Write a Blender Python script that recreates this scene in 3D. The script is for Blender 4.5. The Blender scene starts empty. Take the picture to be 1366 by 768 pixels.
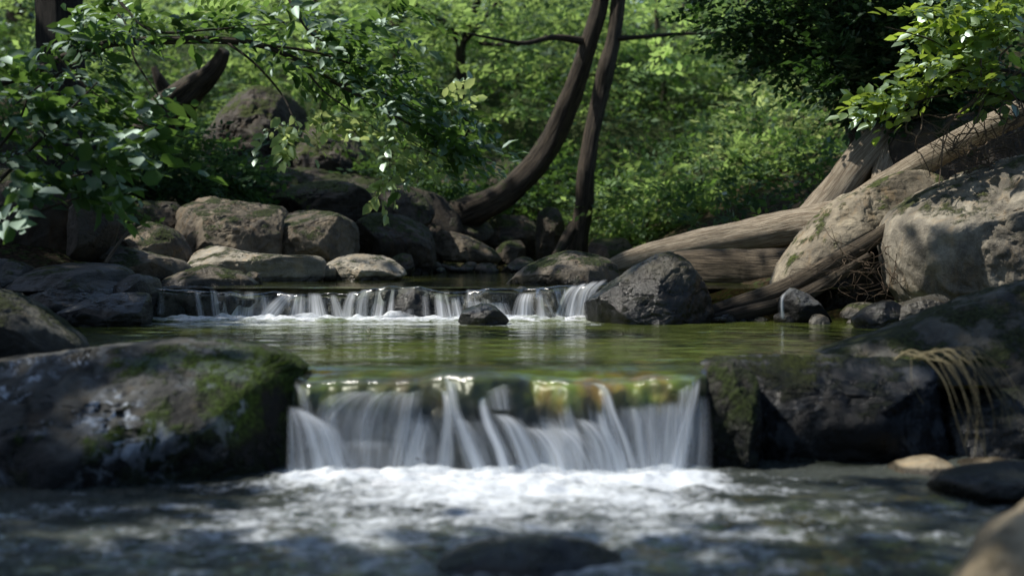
import bpy, bmesh, math, random
import numpy as np
from mathutils import Vector

rnd = random.Random(7)
col = bpy.context.scene.collection
SC = bpy.context.scene
F = 1366 * 50 / 36.0
HC = 0.85
HY = 320.0
Z0, Z1, Z2 = 0.0, 0.35, 0.54            # the three water levels

def at(px, py, Y):
    """a point of the place, Y metres up the stream"""
    return ((px - 683.0) / F * Y, Y, HC - (py - HY) / F * Y)

# ------------------------------------------------------------------ noise
_r = np.random.RandomState(3)
_perm = _r.permutation(256); _perm = np.concatenate([_perm, _perm, _perm])
_grad = _r.normal(size=(256, 3)); _grad /= np.linalg.norm(_grad, axis=1)[:, None]

def gn(p):
    p = np.asarray(p, float)
    i = np.floor(p).astype(int); f = p - i; i &= 255
    u = f * f * f * (f * (f * 6 - 15) + 10)
    out = 0
    for dx in (0, 1):
        wx = u[:, 0] if dx else 1 - u[:, 0]
        for dy in (0, 1):
            wy = u[:, 1] if dy else 1 - u[:, 1]
            for dz in (0, 1):
                wz = u[:, 2] if dz else 1 - u[:, 2]
                h = _perm[_perm[_perm[(i[:, 0] + dx) & 255] + ((i[:, 1] + dy) & 255)] + ((i[:, 2] + dz) & 255)]
                g = _grad[h]
                out = out + wx * wy * wz * (g[:, 0] * (f[:, 0] - dx) + g[:, 1] * (f[:, 1] - dy) + g[:, 2] * (f[:, 2] - dz))
    return out * 1.6

def fbm(p, o=4, lac=2.1, gain=0.5):
    p = np.asarray(p, float); a = 1; s = 0
    for k in range(o):
        s = s + a * gn(p + 17.3 * k); p = p * lac; a *= gain
    return s

def sstep(a, b, x):
    t = np.clip((x - a) / (b - a), 0, 1); return t * t * (3 - 2 * t)

# ------------------------------------------------------------------ mesh helpers
def mesh_obj(name, V, Fc, mat, parent=None, uv=None, attrs=None, origin=None, smooth=True):
    me = bpy.data.meshes.new(name)
    V = np.asarray(V, float)
    if origin is not None: V = V - np.asarray(origin)
    if isinstance(Fc, np.ndarray):
        n = Fc.shape[0]; k = Fc.shape[1]
        me.vertices.add(len(V)); me.vertices.foreach_set('co', V.astype(np.float32).ravel())
        me.loops.add(n * k); me.loops.foreach_set('vertex_index', Fc.astype(np.int32).ravel())
        me.polygons.add(n)
        me.polygons.foreach_set('loop_start', np.arange(0, n * k, k, dtype=np.int32))
        me.update(calc_edges=True); me.validate()
    else:
        me.from_pydata(V.tolist(), [], Fc)
    if uv is not None:
        l = me.uv_layers.new(name='UVMap')
        vi = np.empty(len(me.loops), dtype=np.int32); me.loops.foreach_get('vertex_index', vi)
        l.data.foreach_set('uv', np.asarray(uv, np.float32)[vi].ravel())
    for k, v in (attrs or {}).items():
        a = me.attributes.new(k, 'FLOAT', 'POINT'); a.data.foreach_set('value', np.asarray(v, np.float32))
    if smooth: me.polygons.foreach_set('use_smooth', np.ones(len(me.polygons), dtype=bool))
    me.materials.append(mat)
    o = bpy.data.objects.new(name, me); col.objects.link(o)
    if origin is not None and parent is None: o.location = origin
    if parent is not None: o.parent = parent
    return o

def tag(o, label=None, cat=None, group=None, kind=None):
    if label: o['label'] = label
    if cat: o['category'] = cat
    if group: o['group'] = group
    if kind: o['kind'] = kind
    return o

def empty(name, loc, label, cat, group=None):
    o = bpy.data.objects.new(name, None); col.objects.link(o); o.location = loc
    bpy.context.view_layer.update()
    return tag(o, label, cat, group)

def grid_faces(nu, nv):
    i = np.arange(nu - 1)[:, None] * nv + np.arange(nv - 1)[None, :]
    i = i.ravel()
    return np.stack([i, i + nv, i + nv + 1, i + 1], 1)

# ------------------------------------------------------------------ materials
def newmat(name):
    m = bpy.data.materials.new(name); m.use_nodes = True
    m.node_tree.nodes.clear()
    return m, m.node_tree.nodes, m.node_tree.links

class NB:
    def __init__(s, name):
        s.m, s.n, s.l = newmat(name); s.out = s.n.new('ShaderNodeOutputMaterial')
        s._pos = None
    def node(s, t, **k):
        x = s.n.new(t)
        for a, b in k.items(): setattr(x, a, b)
        return x
    def pos(s):
        if s._pos is None: s._pos = s.node('ShaderNodeNewGeometry')
        return s._pos.outputs['Position']
    def nrm(s):
        s.pos(); return s._pos.outputs['Normal']
    def mapv(s, v, sc, loc=(0, 0, 0), rot=(0, 0, 0)):
        x = s.node('ShaderNodeMapping'); s.l.new(v, x.inputs['Vector'])
        x.inputs['Scale'].default_value = sc; x.inputs['Location'].default_value = loc; x.inputs['Rotation'].default_value = rot
        return x.outputs[0]
    def noise(s, v, scale, det=4, rough=.55, dist=0):
        x = s.node('ShaderNodeTexNoise'); s.l.new(v, x.inputs['Vector'])
        x.inputs['Scale'].default_value = scale; x.inputs['Detail'].default_value = det
        x.inputs['Roughness'].default_value = rough; x.inputs['Distortion'].default_value = dist
        return x.outputs['Fac']
    def vor(s, v, scale, feat='F1', rnd_=1):
        x = s.node('ShaderNodeTexVoronoi', feature=feat); s.l.new(v, x.inputs['Vector'])
        x.inputs['Scale'].default_value = scale; x.inputs['Randomness'].default_value = rnd_
        return x.outputs['Distance']
    def inp(s, sock, v):
        if isinstance(v, (int, float)): sock.default_value = v
        elif isinstance(v, tuple): sock.default_value = v if len(v) == 4 or sock.type == 'VECTOR' else (*v, 1)
        else: s.l.new(v, sock)
    def math(s, op, a, b=0.0, clamp=False):
        x = s.node('ShaderNodeMath', operation=op, use_clamp=clamp); s.inp(x.inputs[0], a); s.inp(x.inputs[1], b)
        return x.outputs[0]
    def rng(s, v, a, b, c=0.0, d=1.0):
        x = s.node('ShaderNodeMapRange', interpolation_type='SMOOTHSTEP')
        s.inp(x.inputs[0], v); x.inputs[1].default_value = a; x.inputs[2].default_value = b
        x.inputs[3].default_value = c; x.inputs[4].default_value = d
        return x.outputs[0]
    def mix(s, f, a, b, blend='MIX'):
        x = s.node('ShaderNodeMix', data_type='RGBA', blend_type=blend)
        s.inp(x.inputs[0], f); s.inp(x.inputs[6], a); s.inp(x.inputs[7], b)
        return x.outputs[2]
    def sep(s, v):
        x = s.node('ShaderNodeSeparateXYZ'); s.l.new(v, x.inputs[0]); return x.outputs
    def attr(s, name):
        return s.node('ShaderNodeAttribute', attribute_name=name).outputs['Fac']
    def uv(s):
        return s.node('ShaderNodeTexCoord').outputs['UV']
    def bump(s, h, st, dist, prev=None):
        x = s.node('ShaderNodeBump'); s.l.new(h, x.inputs['Height']); x.inputs['Strength'].default_value = st
        x.inputs['Distance'].default_value = dist
        if prev is not None: s.l.new(prev, x.inputs['Normal'])
        return x.outputs[0]
    def princ(s, colr, rough, nrm=None, spec=.5, **kw):
        x = s.node('ShaderNodeBsdfPrincipled'); s.inp(x.inputs['Base Color'], colr); s.inp(x.inputs['Roughness'], rough)
        s.inp(x.inputs['Specular IOR Level'], spec)
        if nrm is not None: s.l.new(nrm, x.inputs['Normal'])
        return x.outputs[0]
    def mixs(s, f, a, b):
        x = s.node('ShaderNodeMixShader'); s.inp(x.inputs[0], f); s.l.new(a, x.inputs[1]); s.l.new(b, x.inputs[2]); return x.outputs[0]
    def done(s, sh):
        s.l.new(sh, s.out.inputs[0]); return s.m

def rock_mat(name, dark, light, moss=0.0, mosscol=(.035, .05, .008), wet=None, wetband=.12, lichen=0.0, glossy=.75, strata=0.0, sc=1.0, vein=.0, side=0.0, spec=.45, mup=.28, mx=None):
    b = NB(name); P = b.pos()
    n1 = b.noise(P, 3.2 * sc, 6, .6, .3); n2 = b.noise(P, 17 * sc, 6, .65); n3 = b.noise(P, 90, 4, .7)
    c = b.mix(b.rng(n1, .34, .66), dark, light)
    c = b.mix(b.rng(n2, .3, .72, .85, 0), c, b.mix(.6, c, tuple(x * .35 for x in dark)))
    stain = b.noise(b.mapv(P, (9, 9, 1.5)), 1.3, 5, .6)
    c = b.mix(b.rng(stain, .5, .7, 0, .5), c, (light[0] * .75, light[1] * .58, light[2] * .38))
    speck = b.noise(P, 150, 2, .8)
    c = b.mix(b.rng(speck, .55, .75, 0, .35), c, tuple(min(1, x * 1.6) for x in light))
    # height for bump
    ridg = b.math('ABSOLUTE', b.math('SUBTRACT', n1, .5))
    cr = b.vor(b.mapv(P, (1, 1, 1.7), rot=(.3, .5, .2)), 2.6 * sc, 'DISTANCE_TO_EDGE')
    crn = b.rng(b.math('ADD', cr, b.math('MULTIPLY', n2, .04)), .02, .055)
    h = b.math('ADD', b.math('MULTIPLY', n2, .5), b.math('MULTIPLY', n3, .18))
    h = b.math('ADD', h, b.math('MULTIPLY', ridg, .9))
    if strata > 0:
        st = b.noise(b.mapv(P, (1.2, 1.2, 16), rot=(.18, .12, 0)), 1.8, 5, .6)
        h = b.math('ADD', h, b.math('MULTIPLY', st, strata)); c = b.mix(b.rng(st, .35, .6, .6 * min(1, strata), 0), c, tuple(x * .5 for x in dark))
    if vein > 0:
        h = b.math('ADD', h, b.math('MULTIPLY', crn, vein * .5)); c = b.mix(b.math('MULTIPLY', b.math('SUBTRACT', 1.0, crn), vein * .7), c, tuple(x * .25 for x in dark))
    rough = b.rng(n2, .3, .7, glossy - .12, glossy + .1)
    nz = b.sep(b.nrm())[2]
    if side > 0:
        c = b.mix(b.rng(b.math('ADD', nz, b.math('MULTIPLY', b.math('SUBTRACT', n2, .5), .8)), .25, .75, side, 0), c, tuple(x * .45 for x in dark))  # painted shade: faces turned away from the sky get a darker colour
    if moss > 0:
        mn = b.noise(P, 5.0, 6, .65); mn2 = b.noise(P, 60, 4, .7)
        mv = b.math('ADD', b.math('MULTIPLY', nz, mup), mn)
        t = .88 - .38 * moss
        if mx: mv = b.math('ADD', mv, b.rng(b.sep(P)[0], mx[0], mx[1], -mx[2], mx[2]))
        mm = b.rng(mv, t - .05, t + .06)
        mc = b.mix(b.rng(mn2, .35, .7), tuple(x * .35 for x in mosscol), tuple(x * 1.7 for x in mosscol))
        c = b.mix(mm, c, mc)
        rough = b.math('MAXIMUM', rough, b.math('MULTIPLY', mm, .95))
        h = b.math('ADD', h, b.math('MULTIPLY', mm, b.math('ADD', .25, b.math('MULTIPLY', mn2, .9))))
    if lichen > 0:
        l1 = b.noise(P, 11, 5, .7, .6); l2 = b.noise(P, 2.0, 3, .5)
        lm = b.math('MULTIPLY', b.math('MULTIPLY', b.rng(l1, .49, .56), b.rng(l2, .44, .54)), b.rng(nz, .55, .85, 1, .15))
        c = b.mix(b.math('MULTIPLY', lm, lichen), c, (.48, .54, .62))
    if wet is not None:
        z = b.sep(P)[2]
        wl = b.math('ADD', z, b.math('MULTIPLY', b.math('SUBTRACT', n1, .5), wetband * 1.2))
        wm = b.rng(wl, wet + wetband * .5, wet + wetband, 1, 0)
        c = b.mix(wm, c, b.mix(.78, c, (.004, .005, .006)))
        rough = b.math('MULTIPLY', rough, b.math('SUBTRACT', 1.0, b.math('MULTIPLY', wm, .62)))
    nr = b.bump(h, .9, .03)
    return b.done(b.princ(c, rough, nr, spec))

def wood_mat(name, dark, light, moss=0., grain=1.0, fu=9.0, fv=1.3, mosscol=(.05, .075, .012), wet=None):
    b = NB(name); uv = b.uv(); P = b.pos()
    g = b.noise(b.mapv(uv, (fu, fv, 1)), 3.0, 6, .62, .5)
    g2 = b.noise(b.mapv(uv, (fu * 5, fv * 2.2, 1)), 3.0, 4, .6)
    n = b.noise(P, 4, 5, .6)
    c = b.mix(b.rng(g, .36, .62), dark, light)
    c = b.mix(b.rng(g2, .38, .56, .45, 0), c, tuple(x * .6 for x in dark))
    c = b.mix(b.rng(n, .5, .72, 0, .5), c, tuple(x * .6 for x in light))
    ck = b.noise(b.mapv(uv, (fu * 1.6, fv * .7, 1)), 3.0, 5, .7, 1.2); ck = b.rng(b.math('ABSOLUTE', b.math('SUBTRACT', ck, .5)), .0, .012)
    c = b.mix(b.math('MULTIPLY', b.math('SUBTRACT', 1.0, ck), .8), c, tuple(x * .2 for x in dark))
    kn = b.vor(b.mapv(uv, (2.2, 1.1, 1)), 1.6); c = b.mix(b.rng(kn, .05, .16, .6, 0), c, tuple(x * .4 for x in dark))
    h = b.math('ADD', b.math('ADD', b.math('MULTIPLY', ck, .8), b.math('MULTIPLY', g, 1.0 * grain)), b.math('MULTIPLY', g2, .45 * grain))
    if moss > 0:
        nz = b.sep(b.nrm())[2]
        mn = b.noise(P, 6, 5, .65)
        mm = b.rng(b.math('ADD', b.math('MULTIPLY', nz, .22), mn), .86 - .36 * moss, .96 - .36 * moss)
        c = b.mix(mm, c, b.mix(b.noise(P, 60, 3), tuple(x * .4 for x in mosscol), tuple(x * 1.6 for x in mosscol)))
    if wet is not None:
        wm = b.rng(b.sep(P)[2], wet + .05, wet + .2, .7, 0)
        c = b.mix(wm, c, (.006, .005, .005))
    return b.done(b.princ(c, .78, b.bump(h, .9, .02), .35))

def leaf_mat(name, dark, light, trans, tw=.45, gloss=.10, rough=.38):
    b = NB(name)
    t = b.attr('tint'); P = b.pos()
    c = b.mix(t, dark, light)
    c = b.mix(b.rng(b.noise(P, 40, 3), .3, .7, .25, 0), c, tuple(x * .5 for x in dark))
    tc = b.mix(t, tuple(x * .35 for x in trans), trans)
    d = b.node('ShaderNodeBsdfDiffuse'); b.l.new(c, d.inputs[0])
    tr = b.node('ShaderNodeBsdfTranslucent'); b.l.new(tc, tr.inputs[0])
    g = b.node('ShaderNodeBsdfGlossy'); g.inputs[0].default_value = (.55, .68, .62, 1); g.inputs[1].default_value = rough
    lw = b.node('ShaderNodeFresnel'); lw.inputs[0].default_value = 1.4
    s = b.mixs(tw, d.outputs[0], tr.outputs[0])
    s = b.mixs(b.math('ADD', b.math('MULTIPLY', lw.outputs[0], .3), gloss * .3), s, g.outputs[0])
    return b.done(s)

M = {}
M['grey'] = rock_mat('grey_brown_stone', (.07, .06, .045), (.22, .19, .145), moss=.35, wet=Z2, wetband=.06, vein=.0)
M['grey_mid'] = rock_mat('grey_stone_at_middle_pool', (.06, .055, .045), (.20, .18, .14), moss=.35, wet=Z1, wetband=.10)
M['pale'] = rock_mat('pale_stone', (.26, .235, .18), (.60, .55, .45), moss=.2, wet=Z2, wetband=.05, strata=.4)
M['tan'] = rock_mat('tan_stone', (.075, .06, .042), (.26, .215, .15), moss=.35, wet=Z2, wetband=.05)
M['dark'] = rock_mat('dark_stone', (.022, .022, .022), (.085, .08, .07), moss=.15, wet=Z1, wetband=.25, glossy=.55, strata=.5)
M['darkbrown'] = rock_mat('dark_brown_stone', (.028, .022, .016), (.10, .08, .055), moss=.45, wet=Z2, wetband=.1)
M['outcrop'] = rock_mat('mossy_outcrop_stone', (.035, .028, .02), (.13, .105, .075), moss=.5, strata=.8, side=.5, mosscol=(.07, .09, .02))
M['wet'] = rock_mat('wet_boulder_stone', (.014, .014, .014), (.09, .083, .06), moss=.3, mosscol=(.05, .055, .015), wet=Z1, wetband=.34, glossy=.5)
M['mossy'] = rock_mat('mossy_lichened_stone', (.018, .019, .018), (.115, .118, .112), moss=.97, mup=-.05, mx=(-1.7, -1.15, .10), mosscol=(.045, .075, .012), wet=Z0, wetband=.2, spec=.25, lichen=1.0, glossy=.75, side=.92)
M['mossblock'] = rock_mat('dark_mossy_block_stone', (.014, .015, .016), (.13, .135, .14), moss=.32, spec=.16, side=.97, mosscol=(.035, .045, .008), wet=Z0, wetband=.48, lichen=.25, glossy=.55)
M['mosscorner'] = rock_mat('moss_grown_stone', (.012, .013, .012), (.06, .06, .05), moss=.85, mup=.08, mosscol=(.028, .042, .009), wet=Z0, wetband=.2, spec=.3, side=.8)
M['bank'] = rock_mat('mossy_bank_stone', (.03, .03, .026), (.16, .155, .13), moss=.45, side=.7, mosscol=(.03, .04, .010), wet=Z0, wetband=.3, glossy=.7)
M['boulder'] = rock_mat('weathered_boulder_stone', (.12, .105, .08), (.43, .385, .30), moss=.28, mosscol=(.06, .07, .02), wet=Z1, wetband=.08, sc=1.2)
M['slab'] = rock_mat('smooth_slab_stone', (.14, .115, .08), (.43, .37, .27), moss=.30, mosscol=(.075, .095, .02), wet=Z1, wetband=.06, strata=.25)
M['ochre'] = rock_mat('ochre_stone', (.16, .12, .06), (.46, .39, .27), wet=Z0, wetband=.02)
M['ledge'] = rock_mat('ledge_stone_under_water', (.012, .013, .014), (.05, .045, .035), moss=.25, wet=None, glossy=.3, strata=.3)
M['drift'] = wood_mat('bleached_driftwood', (.26, .20, .135), (.64, .55, .42), moss=.1)
M['driftdark'] = wood_mat('weathered_dark_log', (.04, .03, .02), (.24, .19, .13), moss=.2, wet=Z1)
M['bark'] = wood_mat('tree_bark', (.02, .014, .009), (.12, .092, .062), moss=.5, fu=5, fv=1.2)
M['barkdark'] = wood_mat('dark_bark', (.012, .010, .008), (.05, .042, .032), moss=.3, fu=6, fv=1.0)
M['twig'] = wood_mat('twig_bark', (.03, .024, .016), (.11, .09, .06), fu=3, fv=2)
M['rootlet'] = wood_mat('dry_root', (.10, .07, .045), (.34, .25, .17), fu=3, fv=2)
M['straw'] = wood_mat('dry_straw', (.26, .22, .11), (.62, .54, .32), fu=3, fv=2)
M['leaf_far'] = leaf_mat('far_leaves', (.032, .070, .032), (.24, .38, .12), (.62, .90, .24), .55, .05, .5)
M['leaf_sun_painted'] = leaf_mat('far_leaves_sun_painted', (.14, .25, .08), (.34, .46, .17), (.78, .95, .34), .6, .05, .5)  # sunlight put into the colour: paler, brighter copy of the far leaves
M['leaf_mid'] = leaf_mat('broad_leaves', (.025, .065, .030), (.085, .16, .05), (.24, .44, .08), .48, .02, .6)
M['leaf_bright'] = leaf_mat('bright_leaves', (.08, .15, .03), (.20, .31, .06), (.55, .76, .10), .5, .08, .45)  # broad leaf colours brightened so the leaves look sunlit
M['leaf_ivy'] = leaf_mat('ivy_leaves', (.014, .040, .014), (.05, .11, .028), (.12, .28, .04), .4, .06, .5)
M['leaf_canopy'] = leaf_mat('canopy_leaves', (.03, .07, .02), (.06, .12, .03), (.10, .19, .03), .4)

def ground_mat():
    b = NB('leaf_littered_earth'); P = b.pos()
    n = b.noise(P, 1.2, 5); n2 = b.noise(P, 14, 5, .7); v = b.vor(P, 22)
    c = b.mix(b.rng(n, .35, .65), (.022, .016, .010), (.05, .036, .02))
    c = b.mix(b.rng(v, .1, .5, .6, 0), c, (.09, .06, .03))
    far = b.rng(b.sep(P)[1], 14, 22)
    c = b.mix(b.math('MULTIPLY', b.math('MAXIMUM', b.rng(n2, .48, .6), far), .85), c, b.mix(n2, (.012, .026, .008), (.05, .085, .02)))
    return b.done(b.princ(c, .95, b.bump(b.math('ADD', n2, v), .9, .04), .2))
M['ground'] = ground_mat()

def bed_mat():
    b = NB('pebbly_stream_bed'); P = b.pos()
    v = b.node('ShaderNodeTexVoronoi'); b.l.new(b.mapv(P, (1, .6, 1)), v.inputs['Vector']); v.inputs['Scale'].default_value = 9
    s = b.sep(v.outputs['Color'])
    c = b.mix(b.rng(s[0], .1, .9), (.10, .12, .03), (.50, .36, .12))
    c = b.mix(b.rng(s[1], .5, .9, 0, .7), c, (.25, .34, .05))
    c = b.mix(b.rng(v.outputs['Distance'], .25, .7), c, (.01, .01, .006))
    return b.done(b.princ(c, .6, b.bump(v.outputs['Distance'], -.8, .04), .4))
M['bed'] = bed_mat()

def water_mat(name, body_a, body_b, through, bumps, foamcol=(.74, .79, .84), rough=.04, foamstr=1.0, tint=(.9, .95, .95)):
    """bumps: list of ((sx,sy), scale, strength, dist)"""
    b = NB(name); P = b.pos()
    prev = None
    for (sx, sy), sc, st, di in bumps:
        prev = b.bump(b.noise(b.mapv(P, (sx, sy, 1)), sc, 3, .55, .4), st, di, prev)
    n = b.noise(b.mapv(P, (1, 2.2, 1)), 1.7, 4)
    c = b.mix(b.rng(n, .35, .65), body_a, body_b)
    d = b.node('ShaderNodeBsdfDiffuse'); b.l.new(c, d.inputs[0])
    t = b.node('ShaderNodeBsdfTransparent'); t.inputs[0].default_value = (.75, .8, .55, 1)
    body = b.mixs(b.math('MAXIMUM', through, b.math('MULTIPLY', b.attr('shallow'), .92)), d.outputs[0], t.outputs[0])
    g = b.node('ShaderNodeBsdfGlossy'); g.inputs[1].default_value = rough; g.inputs[0].default_value = (*tint, 1)
    b.l.new(prev, g.inputs['Normal'])
    fr = b.node('ShaderNodeFresnel'); fr.inputs[0].default_value = 1.333; b.l.new(prev, fr.inputs['Normal'])
    s = b.mixs(fr.outputs[0], body, g.outputs[0])
    fm = b.attr('foam')
    fn = b.noise(b.mapv(P, (1, .8, 1)), 18, 5, .62, .8); fn2 = b.noise(b.mapv(P, (1, 1.4, 1)), 55, 4, .6, .5)
    k = b.math('ADD', b.math('MULTIPLY', fm, 1.25), b.math('MULTIPLY', b.math('SUBTRACT', b.math('ADD', b.math('MULTIPLY', fn, .7), b.math('MULTIPLY', fn2, .3)), .5), 2.4))
    k = b.math('MULTIPLY', b.rng(k, .12, 1.25, 0, foamstr), b.rng(fm, .02, .25))
    fd = b.node('ShaderNodeBsdfPrincipled'); b.inp(fd.inputs['Base Color'], foamcol); fd.inputs['Roughness'].default_value = .5
    b.l.new(b.bump(fn2, .2, .015, b.bump(fn, .3, .03)), fd.inputs['Normal'])
    return b.done(b.mixs(k, s, fd.outputs[0]))

M['water_low'] = water_mat('tumbling_pool_water', (.032, .04, .032), (.12, .135, .12), .45,
                           [((1, 1.3), 5, .8, .06), ((1, 1.6), 17, .8, .035), ((1, 1.4), 48, .7, .016)], rough=.05)
M['water_mid'] = water_mat('calm_pool_water', (.09, .12, .026), (.16, .20, .045), .4,
                           [((.7, 1.6), 3.0, .24, .05), ((.8, 2.0), 11, .22, .014)], rough=.03, tint=(1, 1, .95))
M['water_up'] = water_mat('upper_pool_water', (.05, .06, .02), (.09, .105, .03), .3,
                          [((.7, 1.6), 4, .16, .03), ((.8, 2.0), 14, .2, .01)], rough=.04, tint=(1, 1, .95))

def sheet_mat(name, base=.02, streak=.5, lo=.5, hi=.75, fu=26., fv=1.2, colr=(.80, .86, .93), clear=.28):
    """moving water: clear glossy film with drawn-out white streaks; attr 'veil' adds white"""
    b = NB(name); uv = b.uv()
    n = b.noise(b.mapv(uv, (fu, fv, 1)), 1, 5, .6, .25); n2 = b.noise(b.mapv(uv, (fu * 3.3, fv * 1.5, 1)), 1, 3, .5)
    k = b.math('ADD', b.math('MULTIPLY', n, .7), b.math('MULTIPLY', n2, .3))
    v = b.attr('veil')
    k = b.rng(b.math('ADD', k, b.math('MULTIPLY', b.math('SUBTRACT', v, .5), .55)), lo, hi)
    k = b.math('ADD', b.math('MULTIPLY', b.math('MULTIPLY', k, streak), b.rng(v, .0, .35)), base)
    nr = b.bump(n, .5, .02)
    d = b.node('ShaderNodeBsdfDiffuse'); d.inputs[0].default_value = (*colr, 1)
    tl = b.node('ShaderNodeBsdfTranslucent'); tl.inputs[0].default_value = (*colr, 1)
    w = b.mixs(.35, d.outputs[0], tl.outputs[0])
    t = b.node('ShaderNodeBsdfTransparent'); t.inputs[0].default_value = (.93, .95, .9, 1)
    s = b.mixs(k, t.outputs[0], w)
    g = b.node('ShaderNodeBsdfGlossy'); g.inputs[1].default_value = .12; b.l.new(nr, g.inputs['Normal'])
    fr = b.node('ShaderNodeFresnel'); fr.inputs[0].default_value = 1.333; b.l.new(nr, fr.inputs['Normal'])
    s = b.mixs(b.math('MULTIPLY', fr.outputs[0], clear), s, g.outputs[0])
    return b.done(s)
M['film'] = sheet_mat('glassy_water_film')

def veil_mat(name, fu, fv, colr=(.82, .88, .95), gain=1.0, lo=.30, hi=.72):
    b = NB(name); uv = b.uv()
    n = b.noise(b.mapv(uv, (fu, fv, 1)), 1, 4, .55, .15); n2 = b.noise(b.mapv(uv, (fu * 3.1, fv, 1)), 1, 3, .5)
    k = b.math('ADD', b.math('MULTIPLY', n, .6), b.math('MULTIPLY', n2, .4))
    k = b.rng(k, lo, hi, .12, 1)
    k = b.math('MULTIPLY', b.math('MULTIPLY', k, b.attr('fade')), gain, True)
    d = b.node('ShaderNodeBsdfDiffuse'); d.inputs[0].default_value = (*colr, 1)
    b.l.new(b.bump(n, .4, .02), d.inputs['Normal'])
    tl = b.node('ShaderNodeBsdfTranslucent'); tl.inputs[0].default_value = (*colr, 1)
    g = b.node('ShaderNodeBsdfGlossy'); g.inputs[1].default_value = .25
    w = b.mixs(.3, d.outputs[0], tl.outputs[0]); w = b.mixs(.08, w, g.outputs[0])
    t = b.node('ShaderNodeBsdfTransparent')
    return b.done(b.mixs(k, t.outputs[0], w))
M['veil'] = veil_mat('falling_white_water', 34, 1.6)
M['veil_up'] = veil_mat('small_falling_white_water', 26, 1.6, colr=(.88, .91, .96), gain=1.5)

# ------------------------------------------------------------------ rocks
_ico = {}
def ico(sub):
    if sub not in _ico:
        bm = bmesh.new(); bmesh.ops.create_icosphere(bm, subdivisions=sub, radius=1)
        V = np.array([v.co[:] for v in bm.verts]); Fc = np.array([[v.index for v in f.verts] for f in bm.faces]); bm.free()
        V /= np.linalg.norm(V, axis=1)[:, None]
        _ico[sub] = (V, Fc)
    return _ico[sub]

def outline_r(poly, c, th):
    P = np.array(poly) - c
    # closed Catmull-Rom smoothing
    n = len(P); pts = []
    for i in range(n):
        a, b_, c_, d = P[i - 1], P[i], P[(i + 1) % n], P[(i + 2) % n]
        for t in np.linspace(0, 1, 10, endpoint=False):
            cr = .5 * ((2 * b_) + (-a + c_) * t + (2 * a - 5 * b_ + 4 * c_ - d) * t * t + (-a + 3 * b_ - 3 * c_ + d) * t ** 3)
            lin = b_ + (c_ - b_) * t
            pts.append(.55 * cr + .45 * lin)
    Q = np.array(pts); an = np.arctan2(Q[:, 1], Q[:, 0]); r = np.hypot(Q[:, 0], Q[:, 1])
    o = np.argsort(an); an = an[o]; r = r[o]
    an = np.concatenate([an - 2 * np.pi, an, an + 2 * np.pi]); r = np.concatenate([r, r, r])
    return np.interp(th, an, r)

def rock(name, label, pts, Y, depth, mat, seed=0, n=2.5, amp=.06, sub=6, cuts=10, lean=.15, cat='rock', group=None, freq=1.0, detail=1.0, cdep=.12):
    W = np.array([at(px, py, Y) for px, py in pts]); poly = W[:, [0, 2]]
    x, z = poly[:, 0], poly[:, 1]; x2, z2 = np.roll(x, -1), np.roll(z, -1)
    A = (x * z2 - x2 * z); a = A.sum() / 2
    c = np.array([((x + x2) * A).sum(), ((z + z2) * A).sum()]) / (6 * a)
    D, Fc = ico(sub)
    th = np.arctan2(D[:, 2], D[:, 0]); cc = np.hypot(D[:, 0], D[:, 2])
    r = outline_r(poly, c, th)
    cp = cc ** (2 / n); sp = np.sign(D[:, 1]) * np.abs(D[:, 1]) ** (2 / n)
    Q = np.stack([r * cp * np.cos(th), depth * sp, r * cp * np.sin(th)], 1)
    size = float(np.mean(r)); rs = np.random.RandomState(seed + 11)
    # chipped planes on the front, kept off the outline
    S = Q / np.array([max(abs(Q[:, 0]).max(), 1e-3), depth, max(abs(Q[:, 2]).max(), 1e-3)])
    for k in range(cuts):
        nn = np.array([rs.uniform(-.8, .8), -rs.uniform(.35, 1.0), rs.uniform(-.3, 1.0)]); nn /= np.linalg.norm(nn)
        t = rs.uniform(.66, .88)
        d = S @ nn - t; w = np.clip(d, 0, None) * .93
        S = S - w[:, None] * nn
    Q2 = S * np.array([abs(Q[:, 0]).max(), depth, abs(Q[:, 2]).max()])
    Q = Q2
    N = Q / (np.linalg.norm(Q, axis=1)[:, None] + 1e-6)
    off = rs.uniform(-50, 50, 3)
    k = 1.6 * freq / max(size, .05)
    big = fbm(Q * k + off, 3) * amp * size
    rid = (1 - np.abs(fbm(Q * k * 1.7 + off + 9, 4)) * 2.2); rid = -np.clip(rid - .72, 0, 1) * cdep * size
    fine = (fbm(Q * 14 + off, 4) * .011 - np.clip(.12 - np.abs(fbm(Q * np.array([5, 5, 8]) + off + 3, 3)), 0, 1) * .10) * detail * min(1, size * 3)
    edge = 1 - .75 * sstep(.75, 1.0, cc)                 # calmer at the outline
    Q = Q + N * ((big + rid) * edge + fine)[:, None]
    Q[:, 1] += lean * Q[:, 2]
    org = (c[0], Y, c[1])
    o = mesh_obj(name, Q, Fc, mat)
    o.location = org
    return tag(o, label, cat, group)

# ------------------------------------------------------------------ tubes
def crs(P, m):
    P = np.asarray(P, float); n = len(P); out = []
    for i in range(n - 1):
        a = P[max(i - 1, 0)]; b_ = P[i]; c = P[i + 1]; d = P[min(i + 2, n - 1)]
        for t in np.linspace(0, 1, m, endpoint=False):
            out.append(.5 * ((2 * b_) + (-a + c) * t + (2 * a - 5 * b_ + 4 * c - d) * t * t + (-a + 3 * b_ - 3 * c + d) * t ** 3))
    out.append(P[-1]); return np.array(out)

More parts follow.
